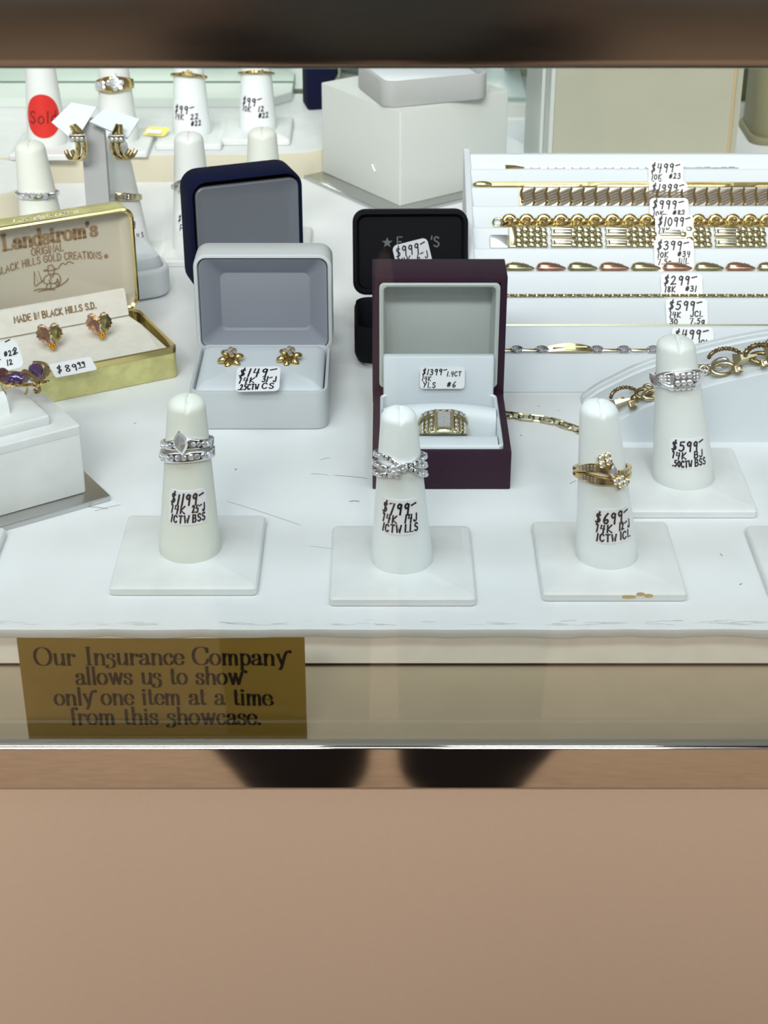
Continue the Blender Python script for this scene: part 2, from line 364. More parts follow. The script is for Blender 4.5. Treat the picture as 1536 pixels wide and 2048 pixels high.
rnd = random.Random(4)
CB = V((0, 60, -90))
case = thing('display_case', 'chrome-railed glass showcase with white deck and beige laminate front', 'showcase', CB)
def cpart(name, mb, m, smooth=40, label=None): return part(name, mb.sub(CB), m, case, smooth, label)
# deck with a slightly worn, wavy front lip
prof = [(51.35, -.42), (51.18, -.40), (51.12, -.22), (51.15, -.06), (51.32, 0)]
d = MB(); rings = []
for i in range(241):
    x = -66+132*i/240; j = .03*sin(x*1.7)+.025*rnd.uniform(-1, 1)
    rings.append([(x, y+(j if 0 < q < 4 else 0)*.6, z+(j if q < 2 else 0)) for q, (y, z) in enumerate(prof)]+[(x, 116.4, 0), (x, 116.4, -1.5), (x, 51.5, -1.5), (x, 51.5, -.42)])
d.loft(rings); deck = cpart('deck', d, DECK, 50, 'white painted deck with a cracked front edge')
ck = MB()                                   # hairline cracks in the paint of the lip
for q in range(70):
    x = rnd.uniform(-15, 15); y = 51.35+abs(rnd.gauss(0, .14)); n = rnd.randint(2, 4); ps = [(x, y)]
    for k in range(n): ps.append((ps[-1][0]+rnd.uniform(.08, .3), max(51.34, min(51.75, ps[-1][1]+rnd.uniform(-.05, .05)))))
    ink(ck, [('l', ps)], lambda a, b: V((a, b, .012)), rnd.uniform(.008, .018))
part('paint_crack', ck.sub(CB), mat('crack_grey', (186, 186, 182), .7), case, 0)['kind'] = 'stuff'
sc = MB()
for (u0, v0, u1, v1, w) in ((622, 948, 655, 950, .02), (668, 951, 735, 957, .025), (455, 1003, 600, 1050, .015), (175, 1014, 215, 1018, .03), (190, 1022, 240, 1010, .02), (470, 940, 474, 938, .05), (700, 1003, 718, 1003, .05), (1140, 968, 1152, 962, .03), (1040, 870, 1043, 872, .04), (1075, 812, 1078, 814, .04), (1115, 821, 1118, 822, .03), (620, 1092, 700, 1105, .012), (640, 920, 660, 916, .02), (268, 848, 272, 846, .04), (1245, 1010, 1250, 1012, .05), (1440, 1108, 1444, 1112, .04), (1480, 1170, 1484, 1168, .04)):
    a, b = PZ(u0, v0), PZ(u1, v1); m_ = (a+b)/2
    ink(sc, [('l', [(a.x, a.y), (m_.x, m_.y+.04), (b.x, b.y)])], lambda p, q: V((p, q, .012)), w)
part('scuff', sc.sub(CB), mat('scuff_grey', (140, 136, 140), .7), case, 0)['kind'] = 'stuff'
cpart('deck_riser', MB().loft([[(x, y, z) for y, z in ((51.5, -.42), (51.30, -.42), (51.27, -.5), (50.98, -1.38), (51.02, -1.43), (51.5, -1.43))] for x in (-66, 66)]), STRIP, 25)
cpart('shadow_gap', MB().box(-66, 66, 51.1, 51.5, -1.56, -1.43), DARK)  # dark strip; the shade below the riser is put into its colour
cpart('case_floor', MB().box(-66, 66, 46.4, 116.4, -1.7, -1.56), CASEFL)
def rail(z0, z1, y0, y1, r):
    pr = [(y1, z0)]+[(y0+r-r*sin(a), z0+r-r*cos(a)) for a in [k*pi/12 for k in range(7)]]+[(y0+r-r*cos(a), z1-r+r*sin(a)) for a in [k*pi/12 for k in range(7)]]+[(y1, z1)]
    return MB().loft([[(x, y, z) for y, z in pr] for x in (-70, 70)])
cpart('lower_rail', rail(-2.78, -1.07, 45.5, 45.72, .07), CHROME, 20, 'polished chrome rail under the front glass')
cpart('upper_rail', rail(21.42, 25.2, 45.3, 45.85, .3), CHROMET, 20, 'scratched chrome rail across the top of the front glass')
cpart('gasket', MB().box(-66, 66, 45.72, 45.9, -1.56, -1.0), GASK)
cpart('front_glass', MB().box(-66, 66, 45.9, 46.35, -1.5, 24.5), GLASS)
cpart('front_panel', MB().box(-70, 70, 45.72, 46.3, -90, -2.5), BEIGE, 40, 'beige laminate front of the showcase')
cpart('back_track', MB().box(-66, 66, 116.0, 116.9, -1.5, .85), TRACK)
cpart('mirror_back', MB().box(-66, 66, 116.45, 116.9, .85, 24.5), MIRROR, 40, 'green tinted mirror at the back of the case')

# gold notice standing behind the glass
a = PY(33, 1277, 46.62); b = PY(609, 1275, 46.62); bt = PY(330, 1490, 46.62).z
sg = thing('showcase_notice', 'gold foil notice about showing one item at a time, behind the front glass', 'sign', ((a.x+b.x)/2, 46.62, -1.55))
def sgm(x, y, l=0):
    k = ((x-a.x)/(b.x-a.x))
    z = -1.55+y
    return V((x, 46.62+.05*sin(k*pi)-.10*max(0, k-.9)**1*4-l, z+.0*k))
hh = a.z+1.55; m_ = MB()
top = [(a.x+(b.x-a.x)*i/24) for i in range(25)]
def edge(k): return hh-.06*sin(k*pi*1.0)+.04*max(0, (k-.8)/.2)
rr = []
for j in range(9):
    rr.append([sgm(x, edge((x-a.x)/(b.x-a.x))*j/8) for x in top])
m_.loft(rr, closed=False); n0 = len(m_.v); rr2 = [[p+V((0, .05, 0)) for p in r] for r in rr]; m_.loft(rr2, closed=False)
part('sheet', m_.sub(sg.location/K), SIGNG, sg, 60)
tx = MB(); sx = (b.x-a.x)/576.0; mid = (a.x+b.x)/2
for txt, u0, u1, base in (('Our InSurance CompanY', 70, 575, 1331), ('allows uS to shoW', 152, 488, 1370), ('onlY one item at a timE', 110, 545, 1411), ('from this Showcase.', 142, 524, 1450)):
    st, w = strokes(txt, 0, 0, 1.0, DIDO)
    xa = PY(u0, base, 46.6).x; xb = PY(u1, base, 46.6).x; zb = PY(320, base, 46.6).z+1.55
    hgt = .68; kx = (xb-xa)/w
    st = [(k, [(xa+px*kx, zb+py*hgt) for px, py in ps]) for k, ps in st]
    ink(tx, st, lambda x, y: sgm(x, y, .012), .105, .026)
st, w = strokes('THANK YOU', 0, 0, 1.0, MONO)
xa = PY(410, 1486, 46.6).x; xb = PY(525, 1486, 46.6).x; zb = PY(320, 1490, 46.6).z+1.55
ink(tx, [(k, [(xa+px*(xb-xa)/w, zb+py*.2) for px, py in ps]) for k, ps in st], lambda x, y: sgm(x, y, .012), .035)
part('lettering', tx.sub(sg.location/K), INKD, sg, 0, 'dark serif lettering')

# ---------------------------------------------------------------- risers and blocks at the back
def block(name, label, cat, pts, z0, h, m, b=.08, group=None, top=None):
    """upright block over an outline, given counter-clockwise"""
    c = sum((V(p+(0,)) if isinstance(p, tuple) else V(p) for p in pts), V((0, 0, 0)))/len(pts); c.z = z0
    t = thing(name, label, cat, c, 0, group)
    P = [V((p[0]-c.x, p[1]-c.y, 0)) for p in pts]
    def ring(k, z): return [p*(1-k/max(p.length, .1))+V((0, 0, z)) for p in P]
    body = MB().loft([ring(b*.4, 0), ring(0, b*.4), ring(0, h-b), ring(b*.3, h-b*.3), ring(b, h)])
    part('body', body, m, t, 35)
    if top: part('top_cover', MB().loft([ring(b*1.2, h-.01), ring(b*1.2, h+.025)]), top, t, 30)
    return t
rp = [(-34, 100.9), (-22, 101.5), (-12, 101.8), (-7.5, 101.9), (-4.8, 102.4), (-3.6, 103.3), (-3.2, 105), (-3.2, 115.9), (-34, 115.9)]
block('display_riser', 'low cream riser with ring stands along the back left of the case', 'riser', rp, 0, 1.66, CREAM, .12, top=BASEW)
block('display_riser', 'rounded cream riser at the left edge behind the gold hinged box', 'riser', [(x-26.4, y+96.8) for x, y in rrect(12, 7.5, 3.4, 6)], 0, 1.85, CREAM, .14, top=BASEW)

# white cube on a steel plate with an open white tray on top
cf = V((.93, 96.45, 0)); ya = 36.0; e1 = V((cos(radians(ya)), sin(radians(ya)), 0)); e2 = V((-e1.y, e1.x, 0)); cs = 8.1
cc = cf+e1*cs/2+e2*cs/2
cu = thing('cube_pedestal', 'tall white cube pedestal turned cornerwise on a steel plate', 'pedestal', cc, ya)
part('cube', MB().rbox(cs, cs, 5.6, .1, .07, 3, z0=.25), mat('white_cube_card', (206, 211, 208), .5, grain=.08, gscale=900), cu)
part('base_plate', MB().rbox(cs+2.2, cs+2.2, .25, .06, .04, 2, cx=-.2, cy=.1), PLATE, cu, label='brushed steel base plate')
part('paper_nick', MB().tube([(-4.07, 1.7-3, 2.1), (-4.12, 1.55-3, 1.95), (-4.08, 1.4-3, 1.75)], .05, 5), PAPER, cu)
tc_ = PZ(790, 226, 5.85)+e1*0
trx = thing('display_tray', 'small grey-sided open box on top of the white cube pedestal', 'open box', cc+V((.42, -1.35, 5.85)), ya-17)
part('body', MB().shell(6.6, 5.4, 1.5, .8, .3, .5, .07), mat('grey_tray_cloth', (176, 178, 178), .6, grain=.15, gscale=1500), trx)
part('satin_lining', MB().rbox(6.0, 4.8, .75, .5, .2, 5, z0=.52), WHITE, trx, label='white satin lining')

# buff box at the back right
bx = thing('cardboard_box', 'large buff cloth-covered box standing behind the bracelet tray', 'box', (15.2, 102.4, 0), 4)
part('body', MB().box(-5.55, 4.9, -4.0, 4.0, 0, 8.55), BUFF, bx)
part('side_board', MB().box(-5.8, -5.56, -3.9, 4.0, 0, 8.6).box(-6.02, -5.82, -2.0, 4.0, 0, 8.6), TRACK, bx, label='pale green side board')
part('edge_strip', MB().box(4.92, 5.05, -3.95, 4, 0, 8.5), TAN, bx, label='tan edge strip')
part('flap', MB().box(5.07, 5.55, -3.6, 4, 0, 8.45), BUFF, bx)
ol = thing('display_box', 'dull olive box at the back right corner beside the buff box', 'box', (27.5, 112, 0))
part('body', MB().rbox(6.4, 5, 8.5, 1.2, .2, 6), OLIVE, ol)
part('foot', MB().rbox(6.8, 5.4, .5, 1.0, .1, 6), OLIVE, ol)
nb = thing('jewelry_box', 'small navy box at the back of the case left of the white cube', 'box', (-4.35, 112.9, 1.7), 12)
part('body', MB().rbox(1.9, 2.2, 4.6, .25, .1, 4), NAVY, nb)
part('lid', MB().rbox(1.95, 2.25, 1.2, .25, .1, 4, z0=4.62), NAVY, nb)
block('reflection_ledge', 'added pale green ledge standing in for the mirror reflection behind the back row ring stands', 'ledge', [(-34, 112.4), (-7.6, 112.4), (-6.2, 114.0), (-6.2, 116.2), (-34, 116.2)], 1.7, .62, mat('pale_green_reflection', (208, 218, 212), .45, grain=.1), .1)  # added slab; its pale green imitates what the mirror reflects
pad = thing('display_pad', 'flat white pad on the deck beside the buff box', 'pad', (8.35, 109.6, 0))
part('body', MB().rbox(3.6, 8, .5, .2, .08, 4), WHITE, pad)
# ---------------------------------------------------------------- ring stands
class Stand: pass
def cone_r(s, z):
    k = z/(s.h*.93)
    return s.r0+(s.r1-s.r0)*min(1, k)
def ring_stand(label, x, y, z0, cm, lean=(0, 0), w=5.35, d=5.4, r0=1.18, r1=.70, h=6.4, bh=.45, rz=0, group='ring stands', bm_=BASEW, cleft=.08):
    s = Stand(); s.x, s.y, s.z0, s.lean, s.r0, s.r1, s.h, s.bh = x, y, z0, lean, r0, r1, h, bh
    t = s.t = thing('ring_stand', label, 'ring stand', (x, y, z0), 0, group)
    b = MB(); rr = []
    for ins, z in ((.06, 0), (0, .05), (0, bh-.16), (.06, bh-.08), (.32, bh)):
        rr.append([(px, py, z) for px, py in rrect(w-2*ins, d-2*ins, max(.18-ins*.3, .05), 4)])
    b.loft(rr).xf(RZ(rz)); part('base', b, bm_, t, 25)
    c = MB(); n = 56; prof = [(r0*.985, 0), (r0, .04)]+[(r0+(r1-r0)*k/12, h*.93*k/12) for k in range(1, 13)]
    z1 = h*.93
    for k in range(1, 10):
        a = k/9*pi/2*.97; prof.append((r1*cos(a)**.8, z1+h*.07*sin(a)))
    rr = [[(r*cos(2*pi*j/n), r*sin(2*pi*j/n), z) for j in range(n)] for r, z in prof]
    c.loft(rr)
    for p in c.v:
        if p.z > z1*.985 and cleft:                       # pinched seam at the fingertip
            rr_ = hypot(p.x, p.y)
            p.z -= .13*math.exp(-((p.x-cleft)/.055)**2)*(1 if p.y < .25 else .3)*min(1, (p.z-z1*.985)/.25)
    c.v = [stand_pt(s, p) for p in c.v]
    part('cone', c, cm, t, 50)
    return s
def stand_pt(s, p): return V((p.x+s.lean[0]*p.z/s.h, p.y+s.lean[1]*p.z/s.h, p.z+s.bh))
def cone_tag(s, a0, zc, w, h, lines, pen=.05, seed=1, tilt=0, m=PAPER, ell=False, im=None, name='price_sticker'):
    """sticker wrapped round the cone: a0 degrees from the front, zc height over the base"""
    def pm(lift):
        def f(x, y):
            X = x-w/2; Y = y-h/2; c_, s_ = cos(radians(tilt)), sin(radians(tilt)); X, Y = X*c_-Y*s_, X*s_+Y*c_
            z = zc+Y; r = cone_r(s, z)+lift; a = radians(a0)+X/cone_r(s, zc)
            return stand_pt(s, V((r*sin(a), -r*cos(a), z)))
        return f
    mb = MB(); N = 14; f0, f1 = pm(.0), pm(.02)
    if ell:
        rr = [[f1(w/2+w/2*q*cos(2*pi*j/36), h/2+h/2*q*(sin(2*pi*j/36))) for j in range(36)] for q in (1, .8, .6, .4, .2, .02)]
        rr = [[f0(w/2+w/2*cos(2*pi*j/36), h/2+h/2*sin(2*pi*j/36)) for j in range(36)]]+rr
        mb.loft(rr)
    else:
        rr = []
        for i in range(N+1):
            x = w*i/N; e = .12*max(0, 1-min(i, N-i)/1.2)
            rr.append([f0(x, e), f1(x, e), f1(x, h*.33), f1(x, h*.66), f1(x, h-e), f0(x, h-e)])
        mb.loft(rr, c0=True, c1=True)
    st = part(name, mb, m, s.t, 30)
    rd = random.Random(seed); hb = MB()
    for q in lines:
        k = pen_line(q, rd); ink(hb, k, pm(.032), pen*(q[4] if len(q) > 4 else 1))
    part('handwriting', hb, im or INK, st, 0, 'black handwritten ink')
    return st
def on_cone(s, v, u=None):
    """height over the base where picture row v meets the front of the cone"""
    z = 3.0
    for _ in range(6):
        yf = s.y+s.lean[1]*z/s.h-cone_r(s, z); z = PY(768, v, yf).z-s.z0-s.bh
    return z

# ---------------------------------------------------------------- stones and bands
def brilliant(r, n=8, hi=.35, lo=.6):
    def rg(q, z, off=0): return [(q*cos(2*pi*(j+off)/n), q*sin(2*pi*(j+off)/n), z) for j in range(n)]
    m = MB(); a = rg(r*.55, hi*r); b = rg(r*.82, hi*r*.55, .5); c = rg(r, 0); d = rg(r*.05, -lo*r)
    m.loft([d, c, b, a]); return m
def marquise(a, b, hi=.3):
    def rg(k, z): return [(k*b*cos(t)*abs(cos(t))**.25, k*a*sin(t), z) for t in [2*pi*(j+.5)/10 for j in range(10)]]
    def pt(k, z): return [(k*b*(1-abs(i/5-1)**2)*(1 if i <= 5 or True else 1), 0, 0) for i in range(0)]
    pr = [(0, 1), (.55, .62), (.92, .25), (.92, -.25), (.55, -.62), (0, -1), (-.55, -.62), (-.92, -.25), (-.92, .25), (-.55, .62)]
    m = MB(); m.loft([[(x*b*k, y*a*k, z*b) for x, y in pr[::-1]] for k, z in ((.06, -.7), (1, 0), (.74, hi*1.1), (.12, hi*1.7))]); return m
def baguette(w, l, h):
    m = MB(); m.loft([[(sx*w/2*k, sy*l/2*k, z) for sx, sy in ((1, 1), (-1, 1), (-1, -1), (1, -1))] for k, z in ((.4, -h), (1, 0), (.72, h*.6))]); return m
def band(ri, w, t, zf=lambda a: 0, n=80, a0=-pi, a1=pi, rnd_=.35):
    fw = w if callable(w) else (lambda a: w); ft = t if callable(t) else (lambda a: t)
    sec = [(0, -.5), (0, .5), (.7, .5), (.93, .42), (1, .25), (1, -.25), (.93, -.42), (.7, -.5)]
    full = (a1-a0) > 6.28; rr = []
    for i in range(n if full else n+1):
        a = a0+(a1-a0)*i/n
        rr.append([((ri+q*ft(a))*sin(a), -(ri+q*ft(a))*cos(a), zf(a)+p*fw(a)) for q, p in sec])
    return MB().loft(rr, loop=full)
def at_band(r, a, z, twist=0, nz=0):
    """frame on the outside of a band: x along it, y up, z outward"""
    o = V((r*sin(a), -r*cos(a), z)); nrm = V((sin(a), -cos(a), nz)); tx_ = V((cos(a), sin(a), 0))
    return frame(o, nrm, tx_) @ RZ(twist)
def ring_on(s, label, zc, tilt=(0, 0), group='rings on the ring stands', cat='ring'):
    tilt = (tilt[0]-19, tilt[1]); zc -= cone_r(s, zc)*sin(radians(19))*.95
    p = stand_pt(s, V((0, 0, zc)))
    t = thing('ring', label, cat, (s.x+p.x, s.y+p.y, s.z0+p.z), 0, group)
    t.rotation_euler = (radians(tilt[0]), radians(tilt[1]), 0)
    return t
class Stones:
    """stones of one cut set on one ring: the first is built, the rest are copies"""
    def __init__(s, ring, mb, m=STONE, name='diamond', smooth=0): s.ring, s.mb, s.m, s.name, s.first, s.sm = ring, mb, m, name, None, smooth
    def put(s, mtx):
        if s.first is None:
            s.first = part(s.name, s.mb, s.m, s.ring, s.sm, mtx=mtx); return s.first
        return again(s.first, s.ring, mtx)

# ---- the four stands in front
A = PZ(380, 1096, .45); sA = ring_stand('cream ring stand carrying two white gold rings, tag $1199', A.x, A.y, 0, CREAMC, (.22, 0), 5.45, 5.5)
B = PZ(804, 1117, .45); sB = ring_stand('satin white ring stand in front of the plum box, tag $799', B.x, B.y, 0, SATINC, (-.16, 0), 5.35, 5.4, 1.17, .66, h=6.3)
C = PZ(1214, 1108, .45); sC = ring_stand('satin white ring stand carrying the gold bypass ring, tag $699', C.x, C.y, 0, SATINC, (-.72, 0), 5.3, 5.4, 1.18, .70)
D = PZ(1367, 952, .45); sD = ring_stand('pale ring stand before the curved ramp, tag $599', D.x, D.y, 0, PALEC, (-.85, 0), 5.1, 5.6, 1.28, .77, h=6.2)
chip = MB()
for cx, cz, w in ((.5, .24, .56), (1.22, .29, .36), (.92, .36, .34)):
    chip.quad(*[V((cx+w*.5*cos(k*pi/4)*(1+.2*sin(3*k)), -2.712, cz-.02+.085*sin(k*pi/4))) for k in range(8)])
part('chip', chip, CHIP, sC.t, 0, 'bare tan chip in the white covering')
cone_tag(sA, 4, on_cone(sA, 1016), 1.5, 1.38, lab(1.5, 1.38, '$1199-', '14K', '25-J', '1CTW', 'BSS'), .072, 2)
cone_tag(sB, -2, on_cone(sB, 1035), 1.55, 1.4, lab(1.55, 1.4, '$799-', '14K', '14J', '1CTW', 'LLS'), .072, 3)
cone_tag(sC, 14, on_cone(sC, 1053), 1.6, 1.38, lab(1.6, 1.38, '$699-', '14K', '12-J', '1CTW', 'ICL'), .072, 4)
cone_tag(sD, 8, on_cone(sD, 908), 1.62, 1.28, lab(1.62, 1.28, '$599-', '14K', 'BJ', '.50CTW', 'BSS'), .07, 5)

# ---- rings on the front stands
z = on_cone(sA, 892); r = cone_r(sA, z)+.05
ra = ring_on(sA, 'white gold engagement ring with a pear-shaped point, upper ring on cream stand', z, (3, -4))
part('band', band(r, lambda a: .26+.16*math.exp(-(a/.9)**2), .15, lambda a: .1*math.exp(-(a/.7)**2)), SILVER, ra)
hd = MB()
for sx, sy in ((0, .42), (.17, .05), (-.17, .05), (0, -.34)): hd.tube([(0, 0, 0), (sx*.9, sy*.9, .2), (sx, sy, .3)], .035, 6)
part('prong_head', hd, SILVER, ra, mtx=at_band(r+.12, -.06, .2))
part('pear_diamond', marquise(.46, .28), STONE, ra, 0, mtx=at_band(r+.38, -.06, .2, 4))
sm = Stones(ra, brilliant(.095))
for k in range(5):
    for sg_ in (-1, 1): sm.put(at_band(r+.15, sg_*(.36+.2*k), .1*math.exp(-((.36+.2*k)/.7)**2)))
z = on_cone(sA, 914); r = cone_r(sA, z)+.05
rb = ring_on(sA, 'white gold channel-set band, lower ring on cream stand', z, (2, -4))
part('band', band(r, .40, .15), SILVER, rb)
part('channel', band(r+.1, .2, .045, n=60, a0=-1.35, a1=1.35), DARK, rb)
sm = Stones(rb, brilliant(.115))
for k in range(11): sm.put(at_band(r+.15, -1.2+.24*k, 0))

z = on_cone(sB, 935); r = cone_r(sB, z)+.05
rc = ring_on(sB, 'white gold ring of three crossing diamond strands on satin stand', z, (0, 3))
sm = Stones(rc, brilliant(.075))
def strand(off, ph, amp): return lambda a: (off*(1-math.exp(-(a/.55)**2))+amp*sin((a-ph)*2.2)*math.exp(-(a/.75)**2))
for q, (off, ph, amp) in enumerate(((.33, .15, -.18), (0, .0, .14), (-.33, .15, .18))):
    zf = strand(off, ph, amp)
    part('strand', band(r, .2, .15+.03*q, zf), SILVER, rc)
    for k in range(15):
        a = -1.3+.186*k; sm.put(at_band(r+.155+.03*q, a, zf(a)))
sm2 = Stones(rc, brilliant(.1), STONE, 'cluster_diamond')
for k, (a, zz) in enumerate(((-.4, -.16), (-.24, -.03), (-.2, -.2), (-.06, .02), (-.05, -.16), (.08, .08), (.1, -.08), (-.33, -.3), (-.1, -.3))):
    sm2.put(at_band(r+.26, a, zz, 20*k))

z = on_cone(sC, 950); r = cone_r(sC, z)+.05
rd_ = ring_on(sC, 'yellow gold bypass ring with baguettes and a diagonal diamond row', z, (2, -2))
for sgn in (1, -1):
    zf = (lambda s_: (lambda a: s_*(.09+.14*math.exp(-((a+.25)/.7)**2))-.22*a*math.exp(-(a/.9)**2)))(sgn)
    part('arm', band(r, lambda a: .18+.16*math.exp(-((a+.35)/.8)**2), .17, zf, rnd_=.2), GOLD, rd_)
    bg = Stones(rd_, baguette(.1, .2, .08), STONED, 'baguette_diamond')
    for k in range(5):
        a = -.85+.125*k; bg.put(at_band(r+.17, a, zf(a)))
    for k in range(3):
        a = .55+.13*k; bg.put(at_band(r+.17, a, zf(a)))
plat = MB().box(-.18, .18, -.78, .62, -.15, .05)
part('gallery', plat, GOLD, rd_, mtx=at_band(r+.22, .18, .22, 32))
part('marquise_diamond', marquise(.26, .15, .25), STONE, rd_, 0, mtx=at_band(r+.36, .22, .18, 4))
sm = Stones(rd_, brilliant(.115)); seat = Stones(rd_, MB().torus(.115, .03, 14, 6), GOLD, 'bezel', 40)
for dx, dy in ((-.10, .62), (.12, .56), (-.2, .42), (.06, .36), (-.10, -.42), (.10, -.46), (-.02, -.62), (.18, -.66)):
    f_ = at_band(r+.34, .18, .22, 32) @ T(dx, dy, 0); sm.put(f_); seat.put(f_)

z = on_cone(sD, 757); r = cone_r(sD, z)+.05
re_ = ring_on(sD, 'white gold ring with square diamond block and ridged shoulders on pale stand', z, (4, -5))
part('band', band(r, lambda a: .3+.42*math.exp(-(a/1.0)**4), .17), SILVER, re_)
rdg = Stones(re_, MB().tube([(-.02, -.30, 0), (-.06, 0, .05), (-.02, .30, 0)], .045, 6), SILVER, 'shoulder_ridge', 40)
for k in range(4):
    for q in range(2):
        rdg.put(at_band(r+.16, -1.25+.2*k, -.08+.12*q, 62))
part('block', MB().rbox(.78, .62, .22, .05, .04, 2), SILVER, re_, mtx=at_band(r+.12, .05, .06))
sm = Stones(re_, brilliant(.115))
for i in range(3):
    for j in range(2): sm.put(at_band(r+.37, .05, .06) @ T(-.24+.24*i, -.14+.28*j, 0))
for i in range(3):
    for j in range(2):
        for a in (-.62, .66): sm.put(at_band(r+.2, a+.14*(i-1), .12*j-.0))
for i in range(5): sm.put(at_band(r+.2, -.36+.2*i, -.3))

# ---- stands cut by the frame
ring_stand('white ring stand base cut off by the right edge of the photo', 16.75, 55.5, 0, PALEC, w=5.2, d=5.0)
E2 = PZ(0, 1192, 0); ring_stand('white ring stand base cut off by the left edge beside the steel plate', E2.x-3.3, E2.y+2.7, 0, PALEC, w=5.4, d=3.6)

# ---- back rows
def back(label, u, v, zt, cm=PALEC, w=4.0, d=5.0, **k):
    p = PZ(u, v, zt+.45); return ring_stand(label, p.x, p.y, zt, cm, w=w, d=d, **k)
R2 = 1.69
b1 = back('back row ring stand wearing the round red sold sticker', 95, 283, R2, r0=1.25, r1=.8)
b2 = back('back row ring stand with the diamond cluster ring behind the earring stand', 238, 277, R2, r0=1.25, r1=.8, w=4.1)
b3 = back('back row ring stand tagged $99 behind the navy box', 384, 263, R2, SATINC, r0=1.22, r1=.78, w=4.1)
b4 = back('back row ring stand tagged $99 beside the white cube pedestal', 516, 254, R2, SATINC, r0=1.2, r1=.78, w=4.3)
c1 = ring_stand('cream ring stand behind the gold hinged box, nearest the left edge', PY(86, 430, 87.6).x, 87.6, 0, CREAMC, (-.35, 0), 4, 4, r0=1.3, r1=.8)
c2 = ring_stand('ring stand behind the gold hinged box with a square-stone ring', PY(252, 430, 88.2).x, 88.2, 0, PALEC, (-.45, 0), 4, 4.2, r0=1.25, r1=.78)
c3 = ring_stand('ring stand half hidden by the left side of the navy box', PY(386, 430, 89.2).x, 89.2, 0, PALEC, (-.0, 0), 3.6, 4.2, r0=1.2, r1=.78)
c4 = ring_stand('ring stand behind the navy box lid, only its tip showing', PY(530, 430, 90).x, 90, 0, CREAMC, (0, 0), 5.0, 5.2, r0=1.2, r1=.78)
sold = cone_tag(b1, 4, on_cone(b1, 233), 2.25, 2.65, [('Sold', .24, .9, .72, 1, 1.95)], .075, 3, m=RED, ell=True, im=mat('dark_red_ink', (86, 14, 14), .5), name='sold_sticker')
sold['label'] = 'round red sold sticker'
cone_tag(b3, -6, on_cone(b3, 232), 2.0, 1.5, lab(2.0, 1.5, '$99-', '14K', '22', '', '#22'), .075, 7)
cone_tag(b4, -4, on_cone(b4, 216), 2.0, 1.5, lab(2.0, 1.5, '$99-', '10K', '12', '', '#22'), .075, 8)
cone_tag(c2, 30, on_cone(c2, 462), 1.5, 1.2, [('$99', .2, .7, .36), ('14K', .2, .35, .26), ('JLS', .8, .1, .26)], .05, 9)
cone_tag(c3, -14, on_cone(c3, 446), 1.4, 1.2, [('$2', .2, .62, .34), ('P', .3, .1, .34), ('K', .7, .1, .34)], .05, 10)

def cluster_ring(s, v, label, m, pts, rs, wf, tilt=(0, 0), sm_=STONE, ext=.2):
    z = on_cone(s, v); r = cone_r(s, z)+.05; t = ring_on(s, label, z, tilt)
    part('band', band(r, wf, .16), m, t); q = Stones(t, brilliant(rs), sm_)
    for a, zz in pts: q.put(at_band(r+ext, a, zz))
    return t
cluster_ring(b2, 168, 'gold ring with a large flower cluster of diamonds on the back row', GOLD,
    [(.18+.17*cos(k*pi/3), .12+.17*1.05*sin(k*pi/3)) for k in range(6)]+[(.18, .12), (.18, .48), (.18, -.24), (.5, .1), (-.14, .1), (.42, -.2)]+[(-.45-.16*k, .1-.26*j) for k in range(4) for j in range(2)], .16, lambda a: .55+.45*math.exp(-(a/.9)**2), (4, -4), STONE, .26)
cluster_ring(b3, 151, 'thin yellow gold ring on the $99 stand behind the navy box', GOLD, [(-.2, .1), (0, .02), (.18, .12), (.02, .2)], .12, lambda a: .18+.12*math.exp(-(a/.6)**2), (0, 4), GOLD, .2)
cluster_ring(b4, 146, 'thin yellow gold ring on the $99 stand beside the white cube', GOLD, [(-.25, .05), (-.02, .05), (.2, .05), (.4, .1)], .1, lambda a: .16+.1*math.exp(-(a/.6)**2), (0, 0), GOLD, .18)
cluster_ring(c1, 387, 'white gold ring with a row of five diamonds behind the gold box', SILVER, [(-.56, 0), (-.28, .08), (0, .12), (.28, .08), (.56, 0)], .15, lambda a: .2+.16*math.exp(-(a/.9)**2), (10, 0), STONE, .2)
t_ = cluster_ring(c2, 392, 'two-tone ring with a square stone behind the earring stand', GOLDP, [(.2+.17*k, .08-.14*j) for k in range(4) for j in range(2)], .08, lambda a: .3+.15*math.exp(-(a/.9)**2), (3, 4), STONED, .17)
part('square_stone', baguette(.42, .42, .2), STONE, t_, 0, mtx=at_band(1.25, -.25, 0))
cluster_ring(c3, 366, 'white gold crossover ring half hidden by the navy box', SILVER, [(-.5+.22*k, -.22+.13*k) for k in range(5)]+[(-.35+.22*k, -.05+.1*k) for k in range(4)], .13, lambda a: .22+.3*math.exp(-(a/.8)**2), (0, -14), STONE, .2)
# ---------------------------------------------------------------- hinged boxes
def lid_matrix(hy, z0, h, lean=0):
    """a shell's mouth turned to face the viewer, its plane standing at y=hy from height z0"""
    return T(0, hy, z0) @ RX(-lean) @ T(0, 0, h/2) @ RX(90)
